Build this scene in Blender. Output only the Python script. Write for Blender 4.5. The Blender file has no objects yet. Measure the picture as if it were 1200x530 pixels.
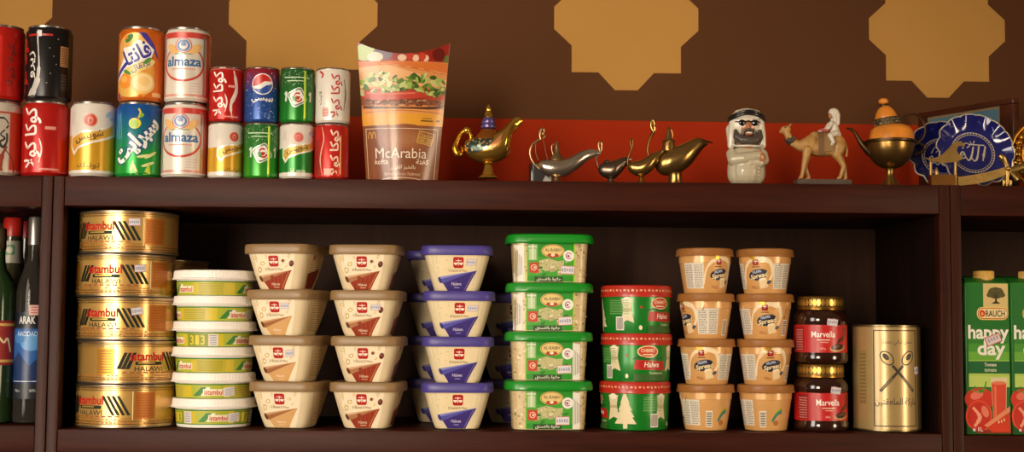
import bpy, bmesh, math, random, unicodedata
from mathutils import Vector, Matrix
from mathutils.geometry import tessellate_polygon
random.seed(7)
PI = math.pi
SC = bpy.context.scene
COL = SC.collection
rad = math.radians

# ------------------------------------------------------------------ camera
FPX = 1667.0
CAM = Vector((0.0, -2.08, 1.5))
YAW, PITCH, ROLL = rad(1.6), rad(4.1), rad(0.42)
_f = Vector((math.sin(YAW)*math.cos(PITCH), math.cos(YAW)*math.cos(PITCH), math.sin(PITCH)))
_r0 = Vector((math.cos(YAW), -math.sin(YAW), 0))
_u0 = _r0.cross(_f)
_r = _r0*math.cos(ROLL) + _u0*math.sin(ROLL)
_u = _u0*math.cos(ROLL) - _r0*math.sin(ROLL)
cd = bpy.data.cameras.new('camera')
cam = bpy.data.objects.new('camera', cd)
COL.objects.link(cam)
cd.sensor_width = 36.0
cd.lens = FPX*36.0/1200.0
cd.clip_start = 0.05
cam.matrix_world = Matrix(((_r.x, _u.x, -_f.x, CAM.x), (_r.y, _u.y, -_f.y, CAM.y), (_r.z, _u.z, -_f.z, CAM.z), (0, 0, 0, 1)))
SC.camera = cam

def P(px, py, Y):
    """the point of the vertical plane at depth Y that was measured at (px, py) of the photograph"""
    d = _f + _r*((px-600)/FPX) + _u*((265-py)/FPX)
    return CAM + d*((Y-CAM.y)/d.y)

def S(Y):
    return FPX/(Y-CAM.y)          # photo pixels per metre at depth Y

# ------------------------------------------------------------------ materials
_mats = {}
def lin(h):
    h = h.lstrip('#')
    c = [int(h[i:i+2], 16)/255 for i in (0, 2, 4)]
    return [x/12.92 if x <= .04045 else ((x+.055)/1.055)**2.4 for x in c] + [1]

def M(hexc, rough=.45, metal=0., coat=0., var=.07, scale=60., trans=0., bump=0., sss=0., ior=None, spec=.5):
    key = (hexc, rough, metal, coat, var, scale, trans, bump, sss, spec)
    if key in _mats: return _mats[key]
    m = bpy.data.materials.new('finish_'+hexc.strip('#'))
    m.use_nodes = True
    nt = m.node_tree
    b = nt.nodes['Principled BSDF']
    c = lin(hexc)
    tc = nt.nodes.new('ShaderNodeTexCoord')
    nz = nt.nodes.new('ShaderNodeTexNoise')
    nz.inputs['Scale'].default_value = scale
    nz.inputs['Detail'].default_value = 3
    nt.links.new(tc.outputs['Object'], nz.inputs['Vector'])
    mx = nt.nodes.new('ShaderNodeMix'); mx.data_type = 'RGBA'
    mx.inputs['A'].default_value = [x*(1-var) for x in c[:3]]+[1]
    mx.inputs['B'].default_value = [min(1, x*(1+var)) for x in c[:3]]+[1]
    nt.links.new(nz.outputs['Fac'], mx.inputs['Factor'])
    nt.links.new(mx.outputs['Result'], b.inputs['Base Color'])
    b.inputs['Roughness'].default_value = rough
    b.inputs['Metallic'].default_value = metal
    b.inputs['Specular IOR Level'].default_value = spec
    b.inputs['Coat Weight'].default_value = coat
    b.inputs['Coat Roughness'].default_value = .12
    b.inputs['Transmission Weight'].default_value = trans
    if ior: b.inputs['IOR'].default_value = ior
    if sss:
        b.inputs['Subsurface Weight'].default_value = sss
        b.inputs['Subsurface Radius'].default_value = (.01, .006, .004)
        b.inputs['Subsurface Scale'].default_value = .5
    if bump:
        bp = nt.nodes.new('ShaderNodeBump'); bp.inputs['Strength'].default_value = bump
        bp.inputs['Distance'].default_value = .002
        nt.links.new(nz.outputs['Fac'], bp.inputs['Height'])
        nt.links.new(bp.outputs['Normal'], b.inputs['Normal'])
    _mats[key] = m
    return m

def wood(name, c1, c2, stretch, rough=.38, spec=.4):
    m = bpy.data.materials.new(name); m.use_nodes = True
    nt = m.node_tree; b = nt.nodes['Principled BSDF']
    tc = nt.nodes.new('ShaderNodeTexCoord'); mp = nt.nodes.new('ShaderNodeMapping')
    mp.inputs['Scale'].default_value = stretch
    nz = nt.nodes.new('ShaderNodeTexNoise'); nz.inputs['Scale'].default_value = 9; nz.inputs['Detail'].default_value = 7
    nz.inputs['Roughness'].default_value = .65
    cr = nt.nodes.new('ShaderNodeValToRGB')
    cr.color_ramp.elements[0].color = lin(c1); cr.color_ramp.elements[0].position = .32
    cr.color_ramp.elements[1].color = lin(c2); cr.color_ramp.elements[1].position = .72
    nt.links.new(tc.outputs['Object'], mp.inputs['Vector']); nt.links.new(mp.outputs['Vector'], nz.inputs['Vector'])
    nt.links.new(nz.outputs['Fac'], cr.inputs['Fac']); nt.links.new(cr.outputs['Color'], b.inputs['Base Color'])
    bp = nt.nodes.new('ShaderNodeBump'); bp.inputs['Strength'].default_value = .25; bp.inputs['Distance'].default_value = .001
    nt.links.new(nz.outputs['Fac'], bp.inputs['Height']); nt.links.new(bp.outputs['Normal'], b.inputs['Normal'])
    b.inputs['Roughness'].default_value = rough; b.inputs['Specular IOR Level'].default_value = spec
    return m

# ------------------------------------------------------------------ mesh building
class MB:
    def __init__(s): s.v = []; s.f = []; s.mi = []; s.mats = []
    def slot(s, m):
        if m not in s.mats: s.mats.append(m)
        return s.mats.index(m)
    def add(s, vs, fs, m):
        o = len(s.v); k = s.slot(m)
        s.v += [tuple(v) for v in vs]
        for f in fs: s.f.append([i+o for i in f]); s.mi.append(k)
    def box(s, x0, x1, y0, y1, z0, z1, m, bev=0.):
        bm = bmesh.new(); bmesh.ops.create_cube(bm, size=1)
        for v in bm.verts:
            v.co = Vector((x0+(v.co.x+.5)*(x1-x0), y0+(v.co.y+.5)*(y1-y0), z0+(v.co.z+.5)*(z1-z0)))
        if bev: bmesh.ops.bevel(bm, geom=bm.edges[:], offset=bev, segments=2, affect='EDGES', profile=.5)
        s.bm(bm, m)
    def bm(s, bm, m, mat=None):
        if mat is not None: bm.transform(mat)
        bm.verts.ensure_lookup_table(); bm.verts.index_update()
        s.add([v.co[:] for v in bm.verts], [[v.index for v in f.verts] for f in bm.faces], m)
        bm.free()
    def rings(s, rings, m, cap0=True, cap1=True, closed=True):
        n = len(rings[0]); vs = [p for r in rings for p in r]; fs = []
        for i in range(len(rings)-1):
            for j in range(n if closed else n-1):
                a = i*n+j; b = i*n+(j+1) % n
                fs.append([a, b, b+n, a+n])
        if cap0: fs.append(list(range(n))[::-1])
        if cap1: fs.append(list(range((len(rings)-1)*n, len(rings)*n)))
        s.add(vs, fs, m)
    def lathe(s, prof, m, seg=64, mat=None, cap0=True, cap1=True, rfun=None):
        rings = []
        for r, z in prof:
            ring = []
            for j in range(seg):
                a = 2*PI*j/seg; q = r*(rfun(a, z) if rfun else 1)
                p = Vector((q*math.cos(a), q*math.sin(a), z))
                ring.append(mat @ p if mat is not None else p)
            rings.append(ring)
        s.rings(rings, m, cap0, cap1)
    def tube(s, pts, radii, m, seg=12, flat=1.0):
        pts = [Vector(p) for p in pts]
        if not hasattr(radii, '__len__'): radii = [radii]*len(pts)
        rings = []; up = None
        for i, p in enumerate(pts):
            t = (pts[min(i+1, len(pts)-1)]-pts[max(i-1, 0)]).normalized()
            if up is None:
                up = Vector((0, 1, 0)) if abs(t.y) < .9 else Vector((1, 0, 0))
            a = t.cross(up).normalized(); b = a.cross(t).normalized(); up = b
            rings.append([p+(a*math.cos(2*PI*j/seg)+b*math.sin(2*PI*j/seg)*flat)*radii[i] for j in range(seg)])
        s.rings(rings, m)
    def ball(s, c, r, m, seg=20, mat=None):
        if not hasattr(r, '__len__'): r = (r, r, r)
        bm = bmesh.new(); bmesh.ops.create_uvsphere(bm, u_segments=seg, v_segments=max(6, seg*2//3), radius=1)
        t = Matrix.Translation(Vector(c)) @ (mat if mat is not None else Matrix.Identity(4)) @ Matrix.Diagonal((r[0], r[1], r[2], 1))
        s.bm(bm, m, t)
    def build(s, name, parent=None, angle=38, loc=None):
        me = bpy.data.meshes.new(name)
        me.from_pydata(s.v, [], s.f)
        for m in s.mats: me.materials.append(m)
        for p, k in zip(me.polygons, s.mi): p.material_index = k; p.use_smooth = True
        me.set_sharp_from_angle(angle=rad(angle))
        me.update()
        o = bpy.data.objects.new(name, me); COL.objects.link(o)
        if parent is not None: o.parent = parent
        if loc is not None: o.location = loc
        return o

def spline(pts, n=8):
    """Catmull-Rom through points of any dimension"""
    out = []; L = len(pts)
    for i in range(L-1):
        p0, p1, p2, p3 = pts[max(i-1, 0)], pts[i], pts[i+1], pts[min(i+2, L-1)]
        for k in range(n):
            t = k/n
            out.append(tuple(.5*((2*b)+(-a+c)*t+(2*a-5*b+4*c-d)*t*t+(-a+3*b-3*c+d)*t**3) for a, b, c, d in zip(p0, p1, p2, p3)))
    out.append(tuple(pts[-1])); return out

def supell(a, b, z, n=5., N=72, cx=0, cy=0):
    ring = []
    for j in range(N):
        t = 2*PI*(j+.5)/N; c, s_ = math.cos(t), math.sin(t)
        ring.append((cx+a*math.copysign(abs(c)**(2/n), c), cy+b*math.copysign(abs(s_)**(2/n), s_), z))
    return ring

def sculpt(name, prims, voxel, m, parent, smooth=4):
    """one continuous skin over round limbs and masses: prims are chains [(p, r), ...] or ('e', centre, radii, matrix)"""
    mb = MB()
    for q in prims:
        if q[0] == 'e':
            mb.ball(q[1], q[2], m, 24, q[3] if len(q) > 3 else None)
        else:
            for p, r in q: mb.ball(p, r*.998, m, 16)
            for (p0, r0), (p1, r1) in zip(q, q[1:]): mb.tube([p0, p1], [r0, r1], m, 16)
    o = mb.build(name+'_src', None)
    md = o.modifiers.new('r', 'REMESH'); md.mode = 'VOXEL'; md.voxel_size = voxel; md.use_smooth_shade = True
    sm = o.modifiers.new('s', 'SMOOTH'); sm.iterations = smooth; sm.factor = .5
    dg = bpy.context.evaluated_depsgraph_get(); dg.update()
    me = bpy.data.meshes.new_from_object(o.evaluated_get(dg))
    bpy.data.objects.remove(o, do_unlink=True)
    me.name = name
    me.materials.clear(); me.materials.append(m)
    for p in me.polygons: p.use_smooth = True; p.material_index = 0
    r = bpy.data.objects.new(name, me); COL.objects.link(r); r.parent = parent
    return r

# ------------------------------------------------------------------ lettering
_forms = {}
for _c in range(0xFE70, 0xFEFD):
    _d = unicodedata.decomposition(chr(_c)).split()
    if len(_d) >= 2 and _d[0].startswith('<'):
        _forms[(_d[0].strip('<>'), ''.join(chr(int(x, 16)) for x in _d[1:]))] = chr(_c)
def ar(s):
    """joined forms of an Arabic word, laid out for left-to-right setting"""
    words = []
    for w in s.split(' '):
        out = ''; i = 0
        joins = lambda ch: ('initial', ch) in _forms
        while i < len(w):
            ch = w[i]; step = 1
            if ch == 'ل' and i+1 < len(w) and ('isolated', ch+w[i+1]) in _forms: ch = w[i:i+2]; step = 2
            prev = i > 0 and joins(w[i-1])
            nxt = joins(ch) and i+step < len(w) and ('final', w[i+step]) in _forms
            form = 'medial' if prev and nxt else 'final' if prev else 'initial' if nxt else 'isolated'
            out += _forms.get((form, ch), ch); i += step
        words.append(out[::-1])
    return ' '.join(words[::-1])

_tx = {}
def text_mesh(s, bold):
    if (s, bold) in _tx: return _tx[(s, bold)]
    c = bpy.data.curves.new('t', 'FONT'); c.body = s; c.resolution_u = 3; c.offset = bold
    o = bpy.data.objects.new('t', c); COL.objects.link(o)
    dg = bpy.context.evaluated_depsgraph_get(); dg.update()
    me = o.evaluated_get(dg).to_mesh()
    vs = [(v.co.x, v.co.y) for v in me.vertices]; fs = [list(p.vertices) for p in me.polygons]
    o.evaluated_get(dg).to_mesh_clear()
    bpy.data.objects.remove(o, do_unlink=True); bpy.data.curves.remove(c)
    x0 = min(v[0] for v in vs); x1 = max(v[0] for v in vs); y0 = min(v[1] for v in vs); y1 = max(v[1] for v in vs)
    vs = [((x-(x0+x1)/2)/(x1-x0), (y-(y0+y1)/2)/(y1-y0)) for x, y in vs]
    _tx[(s, bold)] = (vs, fs); return vs, fs

class Art:
    """printed artwork, in metres on the unrolled surface; later pieces lie over earlier ones"""
    EPS = .00007
    def __init__(s, scale=1.): s.items = []; s.k = scale
    def put(s, vs, fs, m, cx=0, cy=0, rot=0, shear=0):
        c, n = math.cos(rad(rot)), math.sin(rad(rot))
        w = []
        for x, y in vs:
            x += shear*y
            w.append(((cx+x*c-y*n)*s.k, (cy+x*n+y*c)*s.k))
        bb = (min(v[0] for v in w), max(v[0] for v in w), min(v[1] for v in w), max(v[1] for v in w))
        L = 1
        for it in s.items:
            b = it[4]
            if b[0] < bb[1] and bb[0] < b[1] and b[2] < bb[3] and bb[2] < b[3]: L = max(L, it[3]+1)
        s.items.append((w, fs, m, L, bb))
    def poly(s, pts, m, cx=0, cy=0, rot=0):
        tr = tessellate_polygon([[Vector((p[0], p[1], 0)) for p in pts]])
        s.put(pts, [list(t) for t in tr], m, cx, cy, rot)
    def rect(s, x0, x1, y0, y1, m, rot=0, r=0.):
        cx, cy = (x0+x1)/2, (y0+y1)/2; a, b = (x1-x0)/2, (y1-y0)/2
        if r:
            pts = []
            for qx, qy, st in ((a-r, b-r, 0), (-a+r, b-r, 90), (-a+r, -b+r, 180), (a-r, -b+r, 270)):
                for k in range(5): t = rad(st+k*22.5); pts.append((qx+r*math.cos(t), qy+r*math.sin(t)))
        else: pts = [(-a, -b), (a, -b), (a, b), (-a, b)]
        s.put(pts, [list(range(len(pts)))], m, cx, cy, rot)
    def oval(s, cx, cy, rx, ry, m, rot=0, n=28, a0=0, a1=360):
        if a1-a0 >= 360: pts = [(rx*math.cos(2*PI*k/n), ry*math.sin(2*PI*k/n)) for k in range(n)]
        else: pts = [(rx*math.cos(rad(a0+(a1-a0)*k/n)), ry*math.sin(rad(a0+(a1-a0)*k/n))) for k in range(n+1)]
        s.put(pts, [list(range(len(pts)))], m, cx, cy, rot)
    def ring(s, cx, cy, rx, ry, w, m, rot=0, n=40, a0=0, a1=360, wy=None):
        vs = []; fs = []; wy = w if wy is None else wy
        for k in range(n+1):
            t = rad(a0+(a1-a0)*k/n); vs += [(rx*math.cos(t), ry*math.sin(t)), ((rx-w)*math.cos(t), (ry-wy)*math.sin(t))]
            if k: fs.append([2*k-2, 2*k-1, 2*k+1, 2*k])
        s.put(vs, fs, m, cx, cy, rot)
    def line(s, pts, w, m, cx=0, cy=0, rot=0, smooth=0):
        if smooth: pts = spline(pts, smooth)
        vs = []; fs = []
        for i, p in enumerate(pts):
            a = pts[max(i-1, 0)]; b = pts[min(i+1, len(pts)-1)]
            dx, dy = b[0]-a[0], b[1]-a[1]; L = math.hypot(dx, dy) or 1
            ww = (w[min(int(i*len(w)/len(pts)), len(w)-1)] if hasattr(w, '__len__') else w)/2
            vs += [(p[0]-dy/L*ww, p[1]+dx/L*ww), (p[0]+dy/L*ww, p[1]-dx/L*ww)]
            if i: fs.append([2*i-2, 2*i-1, 2*i+1, 2*i])
        s.put(vs, fs, m, cx, cy, rot)
    def text(s, t, cx, cy, w, h, m, rot=0, bold=0., shear=0):
        vs, fs = text_mesh(t, bold*.55)
        s.put([(x*w, y*h) for x, y in vs], fs, m, cx, cy, rot, shear)
    def apply(s, mb, surf, du=None, dv=None, clip=None):
        for w, fs, m, L, bb in s.items:
            bm = bmesh.new()
            vv = [bm.verts.new((x, y, 0)) for x, y in w]
            for f in fs:
                try: bm.faces.new([vv[i] for i in f])
                except ValueError: pass
            for ax, d, lo, hi in ((0, du, bb[0], bb[1]), (1, dv, bb[2], bb[3])):
                if d:
                    for k in range(math.floor(lo/d)+1, math.ceil(hi/d)):
                        co = [0, 0, 0]; no = [0, 0, 0]; co[ax] = k*d; no[ax] = 1
                        bmesh.ops.bisect_plane(bm, geom=bm.verts[:]+bm.edges[:]+bm.faces[:], dist=1e-7, plane_co=co, plane_no=no)
            if clip:
                for ax, val, sg in ((0, clip[0], -1), (0, clip[1], 1), (1, clip[2], -1), (1, clip[3], 1)):
                    co = [0, 0, 0]; no = [0, 0, 0]; co[ax] = val; no[ax] = sg
                    bmesh.ops.bisect_plane(bm, geom=bm.verts[:]+bm.edges[:]+bm.faces[:], dist=1e-7, plane_co=co, plane_no=no, clear_outer=True)
            if bm.faces:
                for v in bm.verts: v.co = Vector(surf(v.co.x, v.co.y, L*s.EPS))
                bmesh.ops.recalc_face_normals(bm, faces=bm.faces[:])
                mb.bm(bm, m)
            else: bm.free()

def cyl_surf(prof, Rref=None):
    """prof: [(r, z)] rising; u is arc length from the side facing the viewer"""
    R0 = Rref or max(p[0] for p in prof)
    def f(u, v, h):
        r = prof[-1][0]
        for (r0, z0), (r1, z1) in zip(prof, prof[1:]):
            if z0 <= v <= z1: r = r0+(r1-r0)*(v-z0)/(z1-z0) if z1 > z0 else r1; break
        a = u/R0
        return ((r+h)*math.sin(a), -(r+h)*math.cos(a), v)
    return f

# ------------------------------------------------------------------ things
def tag(o, label, cat, group=None):
    o['label'] = label; o['category'] = cat
    if group: o['group'] = group
    return o
def thing(name, label, cat, loc, rz=0, group=None):
    o = bpy.data.objects.new(name, None); COL.objects.link(o)
    o.empty_display_size = .02
    o.location = loc; o.rotation_euler = (0, 0, rz)
    return tag(o, label, cat, group)

# measured shelf lines
ZT = (P(75, 206.3, 0).z+P(600, 210.4, 0).z+P(1100, 217.8, 0).z)/3      # top of the unit
ZTB = ZT-.0435                                                         # underside of its top board
ZB = (P(70, 503.4, 0).z+P(1105, 508.6, 0).z)/2                         # top of the lower board
def X(px, py, Y): return P(px, py, Y).x
# ------------------------------------------------------------------ the setting
YW = .36
mw = bpy.data.materials.new('wall_paint'); mw.use_nodes = True
def paint(hexc, name):
    m = M(hexc, .8, var=.06, scale=7, bump=.06, spec=.15); return m
BROWN, RED, TAN = paint('#533119', 'b'), paint('#982602', 'r'), paint('#b18242', 't')
wb = MB(); wb.box(-3, 3, YW, YW+.12, 0, 2.9, BROWN)
art = Art()
# red painted band
a = P(420, 136.8, YW); b = P(1000, 145.5, YW)
sl = (b.z-a.z)/(b.x-a.x)
zl = lambda x: a.z+sl*(x-a.x)
art.poly([(-3, 1.0), (3, 1.0), (3, zl(3)), (-3, zl(-3))], RED)
def star(px, py, R):
    c = P(px, py, YW); q = R/S(YW)/86.
    pts = []
    for k in range(4):
        ca, sa = math.cos(k*PI/2), math.sin(k*PI/2)
        for x, y in ((-65, -65), (-33, -65), (-13.5, -86), (13.5, -86), (33, -65)):
            x *= q; y *= q; pts.append((c.x+x*ca-y*sa, c.z+x*sa+y*ca))
    art.poly(pts, TAN)
star(-26, 6, 87); star(355.5, 16, 87.5); star(734, 22, 86); star(1098, 35, 82); star(1462, 46, 82)
art.apply(wb, lambda u, v, h: (u, YW-h*4, v))
w = wb.build('wall_back'); w['kind'] = 'structure'
fl = MB(); fl.box(-3, 3, -5.2, YW, -.1, 0, M('#6b5442', .5, scale=4))
fl = fl.build('floor'); fl['kind'] = 'structure'

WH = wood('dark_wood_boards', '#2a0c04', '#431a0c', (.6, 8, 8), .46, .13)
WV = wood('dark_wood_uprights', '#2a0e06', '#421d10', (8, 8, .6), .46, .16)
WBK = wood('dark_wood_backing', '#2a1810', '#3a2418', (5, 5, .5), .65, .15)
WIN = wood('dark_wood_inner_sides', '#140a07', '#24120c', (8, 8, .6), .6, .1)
DEPTH = .335
def shelf_unit(label, xl, xr, zt, zb, th=.0155, board=.0435, thick=True):
    t = thing('shelf_unit', label, 'shelf', ((xl+xr)/2, 0, 0))
    cx = (xl+xr)/2; l, r = xl-cx, xr-cx; g = .0004
    for x0, x1 in ((l, l+th), (r-th, r)):
        if True:
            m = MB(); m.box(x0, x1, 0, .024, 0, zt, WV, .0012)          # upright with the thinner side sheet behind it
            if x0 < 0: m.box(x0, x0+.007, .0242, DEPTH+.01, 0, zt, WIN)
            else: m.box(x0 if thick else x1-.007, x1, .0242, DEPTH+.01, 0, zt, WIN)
            m.build('side_panel', t)
    m = MB(); m.box(l+th+g, r-th-g, .0008, DEPTH, zt-board, zt-.0003, WH, .0015); m.build('top_board', t)
    m = MB(); m.box(l+th+g, r-th-g, .0008, DEPTH, zb-board, zb, WH, .0015); m.build('shelf_board', t)
    m = MB(); m.box(l+th+g, r-th-g, .0008, DEPTH, .08, .08+board, WH, .0015); m.build('bottom_board', t)
    m = MB(); m.box(l+th+g, r-th-g, DEPTH+.0005, DEPTH+.009, .08, zt-.001, WBK); m.build('back_panel', t)
    return t
xL = (X(62.3, 206, 0)+X(55.2, 500, 0))/2; xR = (X(1112.8, 250, 0)+X(1117, 500, 0))/2
shelf_unit('wide dark brown wooden shelf unit in the middle, filled with tubs and tins', xL, xR, ZT, ZB)
ZL = P(30, 205.6, 0).z; shelf_unit('dark brown wooden shelf unit on the left, bottles standing in it', xL-1.3, xL-.0012, ZT, P(30, 499, 0).z, board=.046, thick=False)
ZR = P(1160, 219.5, 0).z; ZRB = P(1160, 511, 0).z
shelf_unit('dark brown wooden shelf unit on the right, juice cartons standing in it', xR+.0012, xR+1.3, ZT, ZRB, board=.0455)
ZLB = P(30, 499, 0).z

# ------------------------------------------------------------------ light
def window_light(deg, dist, w, h, z, power, col, spread=180, aim=(-.12, 0, 1.6)):
    L = bpy.data.lights.new('window_daylight', 'AREA'); L.shape = 'RECTANGLE'; L.size = w; L.size_y = h
    L.energy = power; L.color = col; L.spread = rad(spread)
    o = bpy.data.objects.new('window_daylight', L); COL.objects.link(o)
    a = rad(deg); p = Vector((dist*math.sin(a), -dist*math.cos(a), z)); o.location = p
    d = (Vector(aim)-p).normalized()
    o.rotation_euler = d.to_track_quat('-Z', 'Y').to_euler()
    return o
window_light(-40, 2.5, .75, 1.6, 1.85, 26, (1, .9, .78))
window_light(-19, 4.2, .9, 1.7, 1.85, 5.6, (1, .85, .65), 36)
window_light(53, 3.6, .6, 1.5, 1.5, 2.3, (1, .78, .54), 40, (.75, 0, 1.42))
W = bpy.data.worlds.new('room_air'); SC.world = W; W.use_nodes = True
bg = W.node_tree.nodes['Background']
nt = W.node_tree
tc = nt.nodes.new('ShaderNodeTexCoord'); sx = nt.nodes.new('ShaderNodeSeparateXYZ'); cr = nt.nodes.new('ShaderNodeValToRGB')
nt.links.new(tc.outputs['Generated'], sx.inputs['Vector']); 
mr = nt.nodes.new('ShaderNodeMapRange'); mr.inputs['From Min'].default_value = -1; nt.links.new(sx.outputs['Z'], mr.inputs['Value'])
nt.links.new(mr.outputs['Result'], cr.inputs['Fac'])
cr.color_ramp.elements[0].color = (.05, .03, .02, 1); cr.color_ramp.elements[1].color = (.46, .33, .2, 1)
e = cr.color_ramp.elements.new(.5); e.color = (.2, .12, .065, 1)
nt.links.new(cr.outputs['Color'], bg.inputs['Color']); bg.inputs['Strength'].default_value = .26
vs = SC.view_settings
vs.view_transform = 'Standard'; vs.look = 'None'; vs.exposure = 0.36; vs.gamma = 1; vs.use_curve_mapping = False
SC.display_settings.display_device = 'sRGB'
# ------------------------------------------------------------------ groceries on the lower shelf
WHITE = M('#f0e9dd', .35); CREAM = M('#e6cfa0', .38); BLACK = M('#1a1714', .4); REDP = M('#a81c12', .35)
PAPER = M('#d9d2d0', .6)
ZS = ZB+.0006
def sticker(parent, surf, u, v, w, h, rot, seed=0, pink=False):
    """small price label: white paper, red edge, faded blue figures"""
    a = Art(); rn = random.Random(seed)
    a.rect(u-w/2, u+w/2, v-h/2, v+h/2, M('#c77a70' if pink else '#b88a90', .6), rot)
    a.rect(u-w/2*.92, u+w/2*.92, v-h/2*.85, v+h/2*.85, M('#d8d0d2', .6), rot)
    ink = M('#8f92a8', .6)
    c, s_ = math.cos(rad(rot)), math.sin(rad(rot))
    for k in range(5):
        x = (-.36+.17*k)*w; hh = h*(.3+.16*rn.random())
        a.rect(u+x*c-w*.05, u+x*c+w*.05, v+x*s_-hh*.5, v+x*s_+hh*.5, ink, rot)
    mb = MB(); a.apply(mb, lambda p, q, h_: surf(p, q, h_+.0006), .004, .004)
    return mb.build('price_sticker', parent)

# ---- gold halva tins
TIN_R, TIN_H = .0724, .0633
GOLD = M('#dba95a', .27, .6, coat=.6, var=.05); STEEL = M('#b8a184', .28, .9); ORANGE = M('#b5681c', .35, .4)
def halva_tin(label, cx, cy, z, turn, seed, art=True, group='gold halva tins in the left stack', stick=None):
    t = thing('halva_tin', label, 'tin', (cx, cy, z), 0, group)
    prof = [(TIN_R, .0035), (TIN_R, TIN_H-.0035)]
    b = MB(); b.lathe([(TIN_R-.004, .0005)]+prof+[(TIN_R-.004, TIN_H-.0005)], GOLD, 112)
    if art:
        a = Art(.001); u0 = turn
        blk, gd, grn = M('#18140c', .55, spec=.25), M('#e0b252', .3, .5), M('#1a2814', .55, spec=.25)
        for v0, v1 in ((57.5, 58.8), (54.6, 55.6), (5.5, 6.6), (9.3, 10.1)):
            a.rect(-112, 112, v0, v1, M('#3a2a14', .4))
        for v in (12.5, 7.8):
            for k in range(36):
                if random.random() < .8: a.rect(-110+k*6.1, -110+k*6.1+4.3, v-.9, v+1.0, M('#a8641c', .4))
        a.rect(u0-50, u0+59, 15.5, 53, M('#e0b263', .27, .55, coat=.6))
        # fans of slanted black stripes
        for k in range(4):
            x = u0+14+k*7.4
            a.poly([(x, 47), (x+4.6, 47), (x+20.6, 19), (x+16, 19)], blk if k % 2 == 0 else grn)
        for k in range(3):
            x = u0-31-k*6.4
            a.poly([(x, 46), (x+4.6, 46), (x-5, 22), (x-11, 22)], blk if k % 2 == 0 else grn)
        a.rect(u0-28, u0+14, 28, 32.6, grn)
        a.rect(u0-24, u0+2, 30, 31.6, gd)
        a.text('istambul', u0-9, 40.5, 52, 13, M('#b4140c', .6, spec=.2), bold=.05)
        a.text('HALAWI', u0-7, 22.5, 44, 7, blk, bold=.01)
        for v in (17, ):
            for k in range(9): a.rect(u0-46+k*10, u0-46+k*10+7, v-1.1, v+1.1, M('#8a3e14', .4))
        a.rect(u0+59, u0+60.2, 12, 53, M('#ead9a8', .4))
        a.rect(u0+62, u0+94, 14, 52, ORANGE)
        for k in range(9): a.rect(u0+65, u0+91, 17+k*3.8, 17.9+k*3.8, M('#8e4a12', .4))
        a.rect(u0-85, u0-58, 14, 52, M('#c98a28', .3, .6))
        for k in range(9): a.rect(u0-82, u0-61, 17+k*3.8, 18.2+k*3.8, M('#7a4a14', .4))
        a.apply(b, cyl_surf(prof), TIN_R*2*PI/112)
    b.build('tin_body', t)
    for z0, nm in ((0, 'bottom_rim'), (TIN_H-.0042, 'top_rim')):
        r = MB(); r.lathe([(TIN_R-.003, z0+.0002), (TIN_R+.0008, z0+.0006), (TIN_R+.0013, z0+.002), (TIN_R+.0008, z0+.0036), (TIN_R-.003, z0+.004)], STEEL, 96); r.build(nm, t)
    if stick: sticker(t, cyl_surf(prof), stick[0]/1000, stick[1]/1000, .017, .011, stick[2], seed)
    return t
cy = .081
tins = [('gold halva tin at the bottom of the left stack, standing on the shelf', 91, 204, -33, 0, None),
        ('gold halva tin, second from the bottom of the left stack, lettering turned right', 91, 207, 56, 1, None),
        ('gold halva tin in the middle of the left stack of five', 92, 205.5, -13, 2, (31, 43, 8)),
        ('gold halva tin second from the top of the left stack', 88.7, 204.5, -5, 3, (38, 42, 3)),
        ('gold halva tin on the very top of the left stack', 94.5, 208.5, -22, 4, (24, 46, 2))]
for i, (lb, a, b, turn, sd, st) in enumerate(tins):
    halva_tin(lb, X((a+b)/2, 478-50*i, cy), cy+.002*(i % 2), ZS+i*(TIN_H+.0003), turn, sd, stick=st)
bx = X(190, 380, .25)
for i in range(4):
    halva_tin('shaded gold halva tin behind the left stack, only its right edge showing' if i == 3 else 'shaded gold halva tin underneath another behind the left stack',
              bx,   .249, ZS+i*(TIN_H+.0003), 40, 9, art=i >= 2, group='halva tins standing behind the left stack')

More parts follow.
